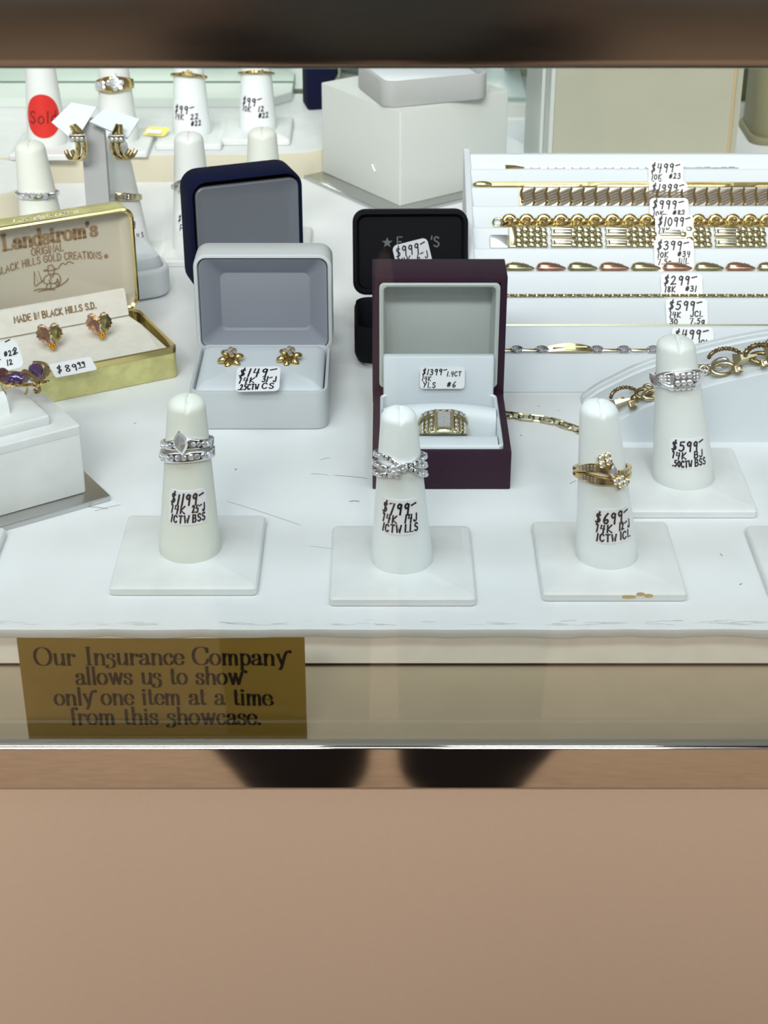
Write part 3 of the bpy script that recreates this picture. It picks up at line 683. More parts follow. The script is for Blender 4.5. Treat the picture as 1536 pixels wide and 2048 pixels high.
# white earring box
wb = thing('jewelry_box', 'open white leatherette box holding two gold flower studs', 'jewelry box', (-5.48, 69.75, 0))
part('base', MB().shell(6.05, 5.2, 1.85, .55, .16, .3, .07), WBOX, wb)
pd = MB(); rr = []
for ins, z in ((0, .35), (0, 1.72), (.10, 1.9), (.35, 1.99), (1.2, 2.03)):
    rr.append([(x, y, z-.1*(y < -1.9)*(z > 1.8)) for x, y in rrect(5.55-2*ins, 4.72-2*ins, .35, 5)])
pd.loft(rr); part('earring_pad', pd, WHITE, wb, 50)
lm = lid_matrix(2.45-.0, 1.45, 4.75, 1)
part('lid', MB().shell(6.25, 4.75, 1.75, .6, .2, .2, .08).xf(T(0, 1.75, 0) @ lm), WBOX, wb)
part('lining_gap_shade', MB().loft([[(x, y, z) for x, y in rrect(w, d, .4, 6)] for w, d, z in ((5.84, 4.34, 1.55), (5.84, 4.34, 1.62), (5.74, 4.24, 1.62), (5.74, 4.24, 1.55))], loop=True).xf(T(0, 1.75, 0) @ lm), DARK, wb)  # dark strip put in for the shaded gap between lining and shell
part('lid_lining', MB().loft([[(x, y-s_, z) for x, y in rrect(w, d, rq, 6)] for w, d, z, rq, s_ in ((5.78, 4.28, 1.66, .4, 0), (5.6, 4.1, 1.58, .4, 0), (4.3, 2.9, .55, .3, .3), (4.1, 2.7, .45, .3, .3))], c0=False).xf(T(0, 1.75, 0) @ lm), LINING, wb, 20, 'grey satin lining with creased corners')
def flower_stud(label, u, v):
    p = PZ(u, v, 2.06); t = thing('earring', label, 'earring', p, 0, 'flower studs in the white box')
    pet = MB().ball(.17, 1.1, .75, .75, 10, 7, (0, 0, 0)); first = None
    for k in range(6):
        m_ = RZ(60*k+15) @ T(.3, 0, .16) @ RY(18)
        if first is None: first = part('petal', pet, GOLD, t, 60, mtx=m_)
        else: again(first, t, m_)
    part('post_disc', MB().lathe([(.2, 0), (.3, .05), (.2, .16)], 16), GOLD, t)
    q = Stones(t, brilliant(.085), STONED)
    for x, y in ((0, 0), (.14, .08), (-.14, .08), (0, .19), (.05, -.1)): q.put(T(x, y+.1, .36))
    t.rotation_euler = (radians(28), 0, 0); t.scale = (1.28, 1.28, 1.2); return t
flower_stud('gold flower stud on the left of the white box pad', 462, 722)
flower_stud('gold flower stud on the right of the white box pad', 579, 720)
p0 = PZ(470, 789, 2.02)
sticker('price_tag', p0+V((0, 0, .12)), (1, .05, .0), (0, .96, .28), 1.9, 1.62, lab(1.9, 1.62, '$149-', '14K', '31-J', '.25CTW', 'CS'),
    'white sticker reading $149 on the pad of the white box', 'handwritten price tags', .075, seed=11)

# navy box
NF = V((-2.35, 76.35, 0)); ny = 20
n1 = V((cos(radians(ny)), sin(radians(ny)), 0)); n2 = V((-n1.y, n1.x, 0)); nc = NF-n1*2.85+n2*2.4
nv = thing('jewelry_box', 'open navy velvet box with grey satin lining behind the white box', 'jewelry box', nc, ny)
part('base', MB().shell(5.6, 4.8, 1.9, .6, .2, .3, .12), NAVY, nv)
part('pad', MB().rbox(5.15, 4.3, 1.3, .35, .2, 5, z0=.45), LINING, nv)
lm = lid_matrix(2.4, 1.5, 5.95, 0)
part('lid', MB().shell(5.7, 5.95, 2.3, .85, .2, .25, .16).xf(T(0, 2.3, 0) @ lm), NAVY, nv)
part('lid_lining', MB().loft([[(x, y-.05, z) for x, y in rrect(w, d, rq, 6)] for w, d, z, rq in ((5.22, 5.4, 1.9, .45), (5.22, 5.4, 2.12, .45), (5.12, 5.3, 2.16, .4), (4.2, 4.2, 2.0, .4))], c0=True).xf(T(.08, 2.3, -.12) @ lm), LININGB, nv, 50, 'grey satin lid lining')

# black box with the star
bb = thing('jewelry_box', 'open black velvet box with a grey star printed in its lid', 'jewelry box', (1.33, 75.6, 0), 1)
part('base', MB().shell(5.5, 4.0, 2.0, .7, .2, .3, .25).xf(T(0, 0, .12)), BLACKV, bb)
part('foot', MB().rbox(4.7, 3.2, .14, .5, .03), PALEC, bb)
lm = lid_matrix(2.05, 2.15, 4.1, 14)
part('lid', MB().shell(5.6, 4.1, 1.3, .62, .28, .45, .2).xf(lm @ T(0, 0, -1.3)), BLACKV, bb)
lx = lm @ T(0, 0, -1.3)
part('lid_lining', MB().loft([[(x, y, z) for x, y in rrect(w, d, .4, 6)] for w, d, z in ((5.0, 3.5, .9), (4.8, 3.3, .7), (4.7, 3.2, .68))]).xf(lx), mat('black_satin', (5, 6, 11), .5, spec=.12), bb, 50, 'black satin lid lining')
def bp(x, y): return lx @ V((x, y, .915))
stm = MB(); stm.quad(*[bp(-1.12+.27*q*cos(pi/2+k*pi/5), .46+.27*q*sin(pi/2+k*pi/5)) for k, q in enumerate([1, .42]*5)])
for tx_, xx in (('F', -.65), ("'", 1.0), ('S', 1.14)):
    k, _ = strokes(tx_, xx, .25, .48, MONO); ink(stm, k, bp, .07)
part('print', stm, STAR, bb, 0, 'dim grey star and letters')
# plum ring box
pb = thing('ring_box', 'open plum paper ring box with the square-cluster gold ring', 'ring box', (2.36, 64.5, 0))
part('base', MB().shell(5.66, 5.75, 1.72, .05, .3, .25, .03), PURPLE, pb)
lin_ = MB()
lin_.loft([[(x, y, z) for x, y in rrect(w, d, .3, 5)] for w, d, z in ((5.06, 5.1, .4), (5.06, 5.1, 1.78), (4.94, 4.98, 1.84), (4.8, 4.84, 1.78), (4.8, 4.84, .45))])
part('base_lining', lin_, WHITE, pb, 50)
fr_ = MB(); rr = []
for i in range(13):
    a = pi*i/12; rr.append([(x, -1.35-1.05*cos(a), .5+1.02*sin(a)**.6) for x in (-2.36, 2.36)])
fr_.loft(rr, closed=False); rr = []
part('front_roll', fr_, WHITE, pb, 60, 'white padded roll in front of the ring')
bk = MB(); N = 16; rr = []
for i in range(9):
    a = pi*i/8; rr.append([(2.38*(2*j/N-1), 1.15+.3*(1-(2*j/N-1)**2)-.55*cos(a)-.55, .5+(1.62-.1*(2*j/N-1)**2)*sin(a)**.5) for j in range(N+1)])
bk.loft(rr, closed=False); part('back_roll', bk, WHITE, pb, 60, 'white padded roll behind the ring')
part('slot_floor', MB().box(-2.36, 2.36, -.5, 2.3, .4, .62), LININGC, pb)
part('neck_flap', MB().rbox(4.78, .45, 2.55, .12, .1, 3, z0=1.0).xf(T(0, 2.45, 0) @ RX(-6)), WHITE, pb)
lm = lid_matrix(2.95, 1.62, 5.45, 0)
part('lid', MB().shell(5.72, 5.45, 2.1, .06, .3, .3, .03).xf(lm @ T(0, 0, -2.1)), PURPLE, pb)
ll = MB().loft([[(x, y, z) for x, y in rrect(w, d, rq, 6)] for w, d, z, rq in ((5.12, 4.85, 2.0, .22), (5.12, 4.85, 2.13, .22), (4.98, 4.71, 2.17, .2), (4.78, 4.51, 2.12, .2), (4.6, 4.33, .8, .2), (4.5, 4.2, .7, .2))], c0=False)
part('lid_lining', ll.xf(lm @ T(0, 0, -2.1)), LININGC, pb, 50, 'pale grey padded lid lining with white rim')
part('hinge_cover', MB().box(-2.85, 2.85, 2.75, 3.0, 1.3, 1.75), PURPLE, pb)
p0 = V((2.36-1.0+.38, 66.72, 2.13))
sticker('price_tag', V((1.55, 66.68, 2.22)), (1, 0, 0), (0, .12, .99), 1.92, .98, [('$1399-', .1, .64, .25, 1, 1.1), ('1.4CT', 1.15, .58, .2, .9, .66), ('14K', .08, .36, .2, .9), ('YLS', .12, .06, .24), ('#6', 1.15, .07, .26)],
    'white sticker reading $1399 on the flap of the plum box', 'handwritten price tags', .042, seed=12, r=.16)
q0 = bb.location/K
ib = T(*q0) @ RZ(1) @ lx
o_ = ib @ V((-.55, -1.15, 1.02)); u_ = (ib.to_3x3() @ V((cos(.24), sin(.24), 0))); v_ = (ib.to_3x3() @ V((-sin(.24), cos(.24), 0)))
sticker('price_tag', o_, u_, v_, 1.75, 1.5, lab(1.75, 1.5, '$999-', '14K', '6-J', '.50', 'CLS'),
    'sticker reading $999 stuck over the star print in the black lid', 'handwritten price tags', .062, seed=13, mat_=mat('grey_sticker_paper', (190, 192, 198), .5), r=.25)
# its ring
pr = thing('ring', 'yellow gold ring with square diamond cluster sunk in the plum box roll', 'ring', (2.5, 64.5, 1.12), 0)
pr.rotation_euler = (radians(-60), 0, 0)
part('band', band(.92, lambda a: .42+.62*math.exp(-(a/.95)**4), .16, lambda a: -.05), GOLDP, pr)
part('cluster_frame', MB().box(-.32, .32, -.36, .42, -.16, .1).box(-.4, -.31, -.46, .5, -.16, .17).box(.31, .4, -.46, .5, -.16, .17), GOLDP, pr, mtx=at_band(1.1, 0, -.1))
q = Stones(pr, baguette(.28, .24, .1))
for i in range(2):
    for j in range(3): q.put(at_band(1.24, 0, -.1) @ T(-.145+.29*i, -.24+.25*j, 0))
q = Stones(pr, brilliant(.09))
bar_ = Stones(pr, MB().box(-.025, .025, -.36, .36, 0, .06), GOLDP, 'divider', 40)
for a in (-.9, -.7, -.5, .5, .7, .9):
    bar_.put(at_band(1.08, a*1.02+.09*(1 if a < 0 else -1), -.12))
    for j in range(3): q.put(at_band(1.1, a, -.36+.2*j))
part('guard_band', band(.93, .24, .16, lambda a: .52-.1*math.exp(-(a/.6)**2), a0=-1.75, a1=1.75), GOLDP, pr)
bg = Stones(pr, baguette(.17, .18, .08))
for k in range(9): bg.put(at_band(1.1, -1.0+.25*k, .52-.1*math.exp(-((-1.0+.25*k)/.6)**2)))

# gold hinged box, turned to the left
gy = 27.2; g1 = V((cos(radians(gy)), sin(radians(gy)), 0)); g2 = V((-g1.y, g1.x, 0)); GF = V((-9.86, 72.62, 0))+g1*.28; GWd, GD = 9.6, 5.1
gc = GF-g1*GWd/2+g2*GD/2
gb = thing('jewelry_box', 'open mottled gold box with leaf earrings and brown printing in its lid', 'jewelry box', gc, gy)
part('base', MB().shell(GWd, GD, 1.55, .28, .1, .45, .05), BRASSP, gb)
part('rim', MB().loft([[(x, y, z) for x, y in rrect(GWd+e, GD+e, .3, 6)] for e, z in ((.05, 1.28), (.05, 1.54), (-.06, 1.6), (-.26, 1.54), (-.26, .9))], c0=False, c1=False), BRASS, gb, 40, 'polished brass rim')
pdm = MB()
pdm.quad((-4.66, -2.4, 1.36), (4.05, -2.4, 1.36), (4.62, -2.1, 1.2), (4.35, 1.0, 1.42), (4.1, 2.2, 1.5), (-4.66, 2.2, 1.5)); n_ = len(pdm.v)
pdm.add(MB().box(-4.66, 4.3, -2.4, 2.2, .5, 1.2)); part('earring_pad', pdm, FLOCK, gb, 0)
LZ, LH = 1.72, 5.05
lm = lid_matrix(2.42, LZ, LH, 0)
part('lid', MB().shell(GWd, LH, 1.35, .5, .12, .2, .05).xf(lm @ T(0, 0, -1.35)), BRASSP, gb)
part('lid_rim', MB().loft([[(x, y, z) for x, y in rrect(w, d, .5, 6)] for w, d, z in ((GWd+.04, LH+.04, 1.2), (GWd+.04, LH+.04, 1.35), (GWd-.14, LH-.14, 1.39), (GWd-.3, LH-.3, 1.3))], c0=False, c1=False).xf(lm @ T(0, 0, -1.35)), BRASS, gb, 40, 'thin brass lid edge')
part('lid_lining', MB().loft([[(x, y, z) for x, y in rrect(w, d, rq, 6)] for w, d, z, rq in ((GWd-.28, LH-.28, 1.26, .4), (GWd-.34, LH-.34, .9, .35), (GWd-.8, LH-.7, .62, .3), (GWd-.9, LH-.8, .58, .3))], c0=False).xf(lm @ T(0, 0, -1.35)), mat('cream_satin', (186, 180, 164), .5, grain=.1, gscale=500), gb, 50, 'cream satin lid lining')
part('neck', MB().loft([[(x, y, z) for y, z in ((2.05, 1.6), (2.4, 2.78), (2.6, 2.78), (2.5, 1.3))] for x in (-4.6, 4.1)]), FLOCK, gb, 20)
py_ = 2.42+1.35-.585
def gp(x, z): return V((x, py_-.03, z))
tx = MB(); st, w = strokes("Landstrom's", 0, 5.42, .72, DIDO); st = [(k, [(-1.4+x*4.65/w, z) for x, z in ps]) for k, ps in st]
ink(tx, st, gp, .165, .075)
st, w = strokes('ORIGINAL', 0, 0, .36, MONO); ink(tx, [(k, [(-.05+x*1.6/w, 4.93+z) for x, z in ps]) for k, ps in st], gp, .05)
st, w = strokes('BLACK HILLS GOLD CREATIONS', 0, 0, .34, MONO, gap=.2)
def arc_(x, z): X = -1.78+x*5.15/w; return (X, 4.5+z-.042*(X-.7)**2)
ink(tx, [(k, [arc_(x, z) for x, z in ps]) for k, ps in st], gp, .05)
tx.quad(*[gp(3.55+.11*cos(k*pi/4), 4.3+.11*sin(k*pi/4)) for k in range(8)])
draw = ['s -.95,2.85 -.6,2.9 .2,2.8 .9,3.0 1.2,3.25', 's -.7,2.75 -.2,2.78 .3,2.7', 'l -.9,3.2 -.82,4.05 -.68,3.35 -.58,4.05 -.42,3.3', 's -.85,3.1 -.6,3.25 -.3,3.4', 's .62,3.95 .9,4.25 1.1,4.15 1.3,4.28 1.6,4.12',
    's -.25,3.98 .02,4.05 .05,4.22 .3,4.24 .36,4.05 .55,3.96 .2,3.92 -.25,3.98', 's .02,3.95 .05,3.75 .2,3.68 .36,3.76 .38,3.95', 's .05,3.7 -.2,3.6 -.32,3.3 -.1,3.12 .1,3.2', 's .36,3.7 .62,3.6 .72,3.25 .6,3.0 .45,2.98', 's .1,3.7 .2,3.5 .34,3.68', 's .0,3.35 .1,3.15 .4,3.1 .55,3.35', 's -.12,3.12 -.2,2.9 -.28,2.78', 's .1,3.1 .08,2.9 -.02,2.78', 's .35,3.1 .5,3.12 .62,2.95 .5,2.85 .4,2.98', 's .5,3.3 .6,3.15', 's .1,3.5 .15,3.3']
for d_ in draw:
    ps = [tuple(map(float, q.split(','))) for q in d_[2:].split()]
    if d_[0] == 's': ps = spline(ps)
    ink(tx, [('l', [(.9+(x-.32)*.8, 3.72+(z-3.5)*.8) for x, z in ps])], gp, .05)
st, w = strokes('MADE IN BLACK HILLS S.D.', 0, 0, .3, MONO, gap=.2)
ink(tx, [(k, [(-1.45+x*4.05/w, .58+z) for x, z in ps]) for k, ps in st], planemap((0, 2.05, 1.6), (1, 0, 0), (0, .35, 1.18), .015), .07)
part('print', tx, INKB, gb, 0, 'brown printed lettering and prospector drawing')
st, w = strokes("Landstrom's", 0, 0, .5, DIDO, .35)
part('script_print', ink(MB(), [(k, [(-.9+x*3.2/w, .4+z) for x, z in ps]) for k, ps in st], planemap((0, 2.42, LZ+LH+.012), (1, 0, 0), (0, 1, 0), .0), .07, .05), INKW, gb, 0, 'pale script lettering')
def g2w(x, y, z): return gc+g1*x+g2*y+V((0, 0, z))
def leaf_earring(label, u, v, rot):
    p = PZ(u, v, 1.9); t = thing('earring', label, 'earring', p, 0, 'leaf earrings in the gold box')
    for nm, m_, sx, rz_ in (('rose_leaf', ROSE, -1, 14), ('green_leaf', GREENG, 1, -14)):
        lf = MB(); rr = []
        for i in range(11):
            k = i/10; wd = .30*sin(pi*k**.75)**.8*(1+.13*sin(k*34))+.012; y = .52-1.0*k
            rr.append([(x*wd, y, .12*(1-abs(x))*sin(pi*k)+.05+z_) for x, z_ in ((-1, 0), (-.5, .06), (0, .09), (.5, .06), (1, 0), (0, -.08))])
        lf.loft(rr); part(nm, lf.xf(T(sx*.26, .05, .1) @ RZ(rz_) @ RY(sx*12)), m_, t, 25)
    gr = MB()
    for x, y in ((0, -.56), (.12, -.5), (-.1, -.5), (.03, -.68), (.13, -.62), (-.07, -.64), (.04, -.44)): gr.ball(.08, 1, 1, 1, 8, 6, (x, y, .2))
    part('grape_cluster', gr, mat('bright_gold', (214, 164, 64), .3, 1) if 'bright_gold' not in MATS else MATS['bright_gold'], t)
    lp = MB()
    for sx in (-1, 1): lp.tube([(sx*(.3+.17*cos(a)), .5+.15*sin(a), .16) for a in [k*pi/8 for k in range(-3, 14)]], .035, 6)
    lp.tube([(-.14, .5, .16), (0, .38, .2), (.14, .5, .16)], .04, 6); part('loop', lp, ROSE, t)
    part('vein', MB().tube([(-.24, .28, .26), (-.06, -.42, .26)], .03, 6), ROSE, t)
    t.rotation_euler = (radians(38), 0, radians(rot)); return t
leaf_earring('leaf earring on the left of the gold box pad', 100, 676, 18)
leaf_earring('leaf earring on the right of the gold box pad', 199, 654, 16)
o_ = PZ(110, 757, 1.5)
sticker('price_tag', PZ(111, 756, 1.5), g1, g2*.8+V((0, 0, .25)), 1.95, .95, [('$', .2, .28, .42), ('89', .58, .22, .42), ('99', 1.2, .42, .26), ('_', 1.18, .3, .5)], 'white tag reading $89.99 inside the front of the gold box', 'handwritten price tags', .062, seed=14, r=.1)

# white padded ring box behind the gold one
wp = thing('ring_pad', 'white padded box base without lid, behind the gold hinged box', 'ring box', PZ(296, 606, 0)+V((-1.85, 1.9, 0)), 25)
part('base', MB().shell(4.9, 4.6, 1.6, 1.0, .35, .4, .2, n=8), WHITE, wp)
part('cushion', MB().rbox(4.25, 3.95, 1.75, .8, .5, 7, z0=.5), WHITE, wp)

# grey pedestal cube with the amethyst ring
pf = PZ(173, 984, .3); pl = PZ(5, 1031, .3); a1 = (pf-pl); a1.z = 0; a1.normalize(); a2 = V((-a1.y, a1.x, 0)); pa = math.degrees(math.atan2(a1.y, a1.x))
PS = 5.3; pc = pf-a1*PS/2+a2*PS/2; pc.z = 0
pt = thing('cube_pedestal', 'white cube pedestal on a steel plate at the left edge', 'pedestal', pc, pa)
hz = PY(170, 852, pf.y).z
part('base_plate', MB().rbox(PS+1.45, PS+1.45, .26, .06, .04, 2), PLATE, pt, label='brushed steel base plate')
part('cube', MB().rbox(PS, PS, hz-.28, .1, .1, 3, z0=.27), BASEW, pt)
part('top_rim', MB().loft([[(x, y, z) for x, y in rrect(PS+e, PS+e, .12, 3)] for e, z in ((.03, hz-.32), (.05, hz-.2), (.03, hz+.0), (-.1, hz+.03))]), BASEW, pt)
part('top_pad', MB().rbox(PS-1.25, PS-1.5, .42, .12, .1, 3, z0=hz, cx=-.3, cy=-.05), BASEW, pt)
part('ring_clip', MB().loft([[(x, -.3+q*.5, hz+.4+.95*sin(pi*i/10)) for q in (0, 1)] for i, x in enumerate([-.5+.0*k for k in range(11)])], closed=False) if False else MB().loft([[(-.55+(1.0)*(x), -.95+1.0*i/8, hz+.38+.85*sin(pi*i/8)**.7) for x in (0, 1)] for i in range(9)], closed=False), PALEC, pt, 60, 'white leather strap loop')
# amethyst ring
rw = V((PZ(48, 775, hz+.95).x, PZ(48, 775, hz+.95).y, hz+.95))
am = thing('ring', 'gold ring with amethysts on the pedestal at the left edge', 'ring', rw, pa)
def px(u, v, z): p = PZ(u, v, z)-rw; c_, s_ = cos(radians(-pa)), sin(radians(-pa)); return V((p.x*c_-p.y*s_, p.x*s_+p.y*c_, p.z))
zt = hz+1.3
part('oval_amethyst', brilliant(.35, 12, .7, .5), AMETH, am, 20, mtx=T(*px(73, 742, zt+.1)) @ RX(35) @ M.Diagonal((.9, 1.15, 1, 1)))
part('marquise_amethyst', marquise(.62, .32, .5), AMETH, am, 30, mtx=T(*px(34, 757, zt)) @ RX(40) @ RZ(78))
part('oval_garnet', brilliant(.3, 10, .7, .5), GARNET, am, 20, mtx=T(*px(5, 748, zt)) @ RX(35))
def wire(uvs, z, r): return MB().tube(spline([tuple(px(u, v, z)) for u, v in uvs], 6), r, 8)
w_ = wire([(66, 724), (78, 726), (90, 731), (95, 742), (90, 754), (80, 762)], zt+.15, lambda k: .04+.09*sin(pi*k))
w_.add(wire([(42, 748), (48, 742), (56, 746), (66, 755), (80, 764), (92, 764), (98, 761)], zt+.2, lambda k: .04+.08*sin(pi*k)))
w_.add(wire([(50, 745), (60, 755), (70, 765), (76, 772)], zt+.1, .075))
part('gold_scroll', w_, GOLD, am)
w_ = wire([(-10, 752), (10, 766), (40, 771), (62, 770), (74, 772), (79, 780), (74, 786), (69, 781)], zt-.2, .085)
w_.add(wire([(10, 776), (20, 770), (28, 773)], zt-.15, .07))
w_.add(wire([(46, 762), (47, 768), (44, 773)], zt+.15, .04)); w_.add(wire([(10, 742), (13, 750), (12, 757)], zt+.1, .05))
part('gold_setting', w_, GOLD, am)
part('shank', MB().tube([tuple(px(30+26*cos(a), 780, zt-.7))[:2]+(-.15+.62*sin(a),) for a in [k*pi/12 for k in range(0, 25)]], .05, 8), GOLD, am)
p0 = PZ(-32, 752, hz+.9)
sticker('price_tag', V((p0.x, p0.y+.7, hz+.62)), a1, a2*.6+V((0, 0, .8)), 1.62, 1.25, [('-', 1.1, .88, .4), ('14K', .2, .5, .26), ('#22', .9, .58, .22), ('2', 1.35, .62, .26), ('12', .9, .2, .22)], 'white tag half hidden behind the amethyst ring', 'handwritten price tags', .05, seed=15, r=.3)

# earring stand with two flaps
ey = 84.9
es = thing('earring_stand', 'grey T-shaped earring stand with two white flaps and hoop earrings', 'earring stand', (PY(192, 420, ey).x, ey, 0))
q_ = es.location/K
def e(u, v, y): return PY(u, v, y)-q_
part('foot', MB().rbox(1.9, 1.7, .4, .15, .05), GRIT, es)
a_, b_, c_, d_ = e(163, 250, ey), e(209, 250, ey), e(219, 405, ey), e(171, 405, ey)
part('post', MB().loft([[(x0, -.3, z), (x1, -.3, z), (x1, .3, z), (x0, .3, z)] for x0, x1, z in ((d_.x, c_.x, .3), (a_.x, b_.x, a_.z+.3))]), GRIT, es)
def flap(pts): 
    P = [e(*p) for p in pts]; n = (P[1]-P[0]).cross(P[2]-P[1]).normalized()*.14
    if n.y < 0: n = -n
    return MB().loft([[p+n for p in P], [p+n*.3 for p in P], P])
part('flap', flap([(103, 244, ey-1.0), (150, 284, ey-1.3), (193, 214, ey-.2), (143, 205, ey-.0)]), WHITE, es, 20)
part('flap', flap([(179, 243, ey-1.0), (255, 276, ey-1.2), (279, 238, ey-.4), (210, 216, ey-.1)]), WHITE, es, 20)
def hoop(label, pts, dx, bandp, y):
    base = PY(*pts[0], y); t = thing('earring', label, 'earring', base, 0, 'hoop earrings on the grey stand')
    for k, off in enumerate((0, dx)):
        part('tube', MB().tube(spline([tuple(PY(u+off*(.3 if i == 0 else 1), v, y+(.35*max(0, i-3)))-base) for i, (u, v) in enumerate(pts)], 6), lambda k: .14-.02*k, 8), GOLD, t)
    p = PY(*bandp, y-.05)-base
    part('diamond_bar', MB().rbox(.84, .42, .40, .08, .05, 2, cx=p.x, cy=p.y, z0=p.z-.17), SILVER, t)
    q = Stones(t, brilliant(.11))
    for k in range(3): q.put(T(p.x-.22+.22*k, p.y-.2, p.z) @ RX(90))
    return t
hoop('gold hoop earring with diamond bar on the left flap', [(143, 250), (152, 270), (156, 290), (156, 306), (150, 317), (139, 316), (132, 302)], 13, (156, 276), ey-1.5)
hoop('gold hoop earring with diamond bar on the right flap', [(236, 250), (228, 270), (224, 290), (228, 306), (238, 316), (250, 314), (259, 300)], 13, (234, 277), ey-1.5)
yt = PZ(283, 271, R2+.5)
ytag = sticker('price_tag', V((PZ(285, 268, R2+.6).x, PZ(285, 268, R2+.6).y, R2+.55)), (1, -.25, .0), (.35, .8, .35), 1.45, .85, [('14K', .3, .4, .2), ('#7', .35, .15, .18)], 'yellow-edged tag lying before the cluster ring stand', None, .03, seed=16, mat_=YELLOW, r=.12)
part('white_face', MB().loft([[V((x+.05, y*.8-.1, y*.35+z)) for x, y in rrect(.95, .42, .06, 3)] for z in (.12+.035*1, .12+.04)]).xf(T(0, .25, .07) @ RZ(-8)), PAPER, ytag)
# ---------------------------------------------------------------- bracelet tray
Y0, Z0, Y1, Z1 = 70.94, 0.0, 85.45, 6.8
def on_slope(v):
    d = ray(768, v); dy, dz = d.y, d.z        # (t*dy, CH+t*dz) meets the slope line
    sl = (Z1-Z0)/(Y1-Y0); t = (Z0-sl*Y0-CH)/(dz-sl*dy); return (t*dy, CH+t*dz)
LIP = [on_slope(v) for v in (708, 652, 596, 543, 497, 455, 412, 375, 338, 308)]
X0, X1 = 4.42, 23.0
BOT = []                                       # foot of the face above each lip
for k in range(9): BOT.append((LIP[k][0]+.42, LIP[k][1]-.22))
prof = [(Y0+.05, .0), (Y0, .1)]
for k in range(10):
    y, z = LIP[k]; prof += [(y-.09, z-.05), (y-.02, z-.005), (y+.05, z-.01), (y+.1, z-.06)]
    if k < 9: prof += [(y+.2, BOT[k][1]-.03), BOT[k]]
prof += [(Y1+.5, Z1-.1), (Y1+.5, 0)]
tr = thing('bracelet_tray', 'stepped white tray holding nine bracelets in its grooves', 'bracelet tray', ((X0+X1)/2, 78, 0))
tl = tr.location/K
part('steps', MB().loft([[(x, y, z) for y, z in prof] for x in (X0, X1)]).sub(tl), WHITE, tr, 40)
sp = [(Y0-.02, 0), (Y0-.02, .2)]+[(LIP[0][0]-.15, LIP[0][1]+.1), (Y1, Z1+.12), (Y1+.6, Z1+.1), (Y1+.6, 0)]
for xa, xb in ((X0-.3, X0-.02), (X1+.02, X1+.3)):
    part('side_panel', MB().loft([[(x, y, z) for y, z in sp] for x in (xa, xb)]).sub(tl), WHITE, tr, 30)
def XU(u, k):
    y, z = LIP[k]; zc = y*cos(TH)-(z-CH)*sin(TH); return (u-768)*zc/F
def groove(k, x, up=0, out=0, rot=0):
    """frame in groove k: x along the tray, y up the face, z off the face"""
    y0, z0 = BOT[k]; y1, z1 = LIP[k+1]; d = V((0, y1-y0, z1-z0)).normalized(); n = V((1, 0, 0)).cross(d)
    o = V((x, y0, z0))+d*up+n*out
    return frame(o, n, (1, 0, 0)) @ RZ(rot)
def facelen(k): return hypot(LIP[k+1][0]-BOT[k][0], LIP[k+1][1]-BOT[k][1])
BG = 'bracelets in the stepped tray'
def bracelet(label, k, x=12):
    m_ = groove(k, x); t = thing('bracelet', label, 'bracelet', m_.translation, 0, BG); t.rotation_euler = m_.to_euler(); t['_x'] = x
    return t
def rel(t, k, x, up=0, out=0, rot=0): return T(x-t['_x'], up, out) @ RZ(rot)
class Links:
    def __init__(s, t, k, name, mb, m, smooth=50): s.t, s.k, s.n, s.mb, s.m, s.first, s.sm = t, k, name, mb, m, None, smooth
    def put(s, x, up, out, rot=0, pre=None):
        mm = rel(s.t, s.k, x, up, out, rot)
        if pre is not None: mm = mm @ pre
        if s.first is None: s.first = part(s.n, s.mb, s.m, s.t, s.sm, mtx=mm); return s.first
        c = again(s.first, s.t, mm)
        for ch in list(s.first.children): dup(ch, c)
        return c
# 0: bar bracelet with name plate (front groove)
t = bracelet('two-tone bar bracelet with an engraved plate in the lowest groove', 0, 9)
L = Links(t, 0, 'filigree_oval', MB().torus(.27, .05, 18, 6, 1, .62).torus(.13, .04, 12, 6, 1.2, .8).tube([(-.36, 0, 0), (-.2, 0, .04)], .05, 6).tube([(.2, 0, .04), (.36, 0, 0)], .05, 6), SILVER)
ov = [1035, 1085, 1196, 1250, 1310, 1368, 1428, 1488, 1548]
for u in ov: L.put(XU(u, 0), .2, .14)
Bq = Links(t, 0, 'bar_link', MB().rbox(.68, .12, .1, .03, .02, 2), GOLDP, 30)
for u in (1008, 1060, 1222, 1280, 1339, 1398, 1458, 1518): Bq.put(XU(u, 0), .16, .1)
pl_ = MB(); rr = []
for i in range(9):
    x = -1.0+.25*i; k = 1-(x/1.0)**2; rr.append([(x, -.13-.02*k, .05), (x, -.13-.02*k, .12+.14*k), (x, .15+.1*k, .12+.14*k), (x, .15+.1*k, .05)])
pl_.loft(rr); p_ = part('name_plate', pl_, GOLDP, t, 40, mtx=rel(t, 0, XU(1141, 0), .2, .05))
part('engraved_rib', MB().box(-.8, .8, .02, .07, .2, .285).box(-.25, .25, -.1, .2, .22, .29), GOLD, p_)
# 1: thin flat chain
t = bracelet('very thin flat gold chain in the second groove from the front', 1, 12)
part('chain', MB().box(XU(1000, 1)-12, 10.5, .0, .09, .05, .1), GOLDP, t)
# 2: rope chain
t = bracelet('fine twisted gold rope chain in the third groove from the front', 2, 12)
rp_ = MB(); xs = XU(1004, 2)-12
for ph in (0, pi): rp_.tube([(xs+.035*i, .13+.05*cos(i*.75+ph), .09+.05*sin(i*.75+ph)) for i in range(420)], .048, 5)
part('rope', rp_, GOLDP, t); part('end_bead', MB().ball(.11, 1, 1, 1, 10, 8, (xs+.05, .13, .1)), GOLD, t)
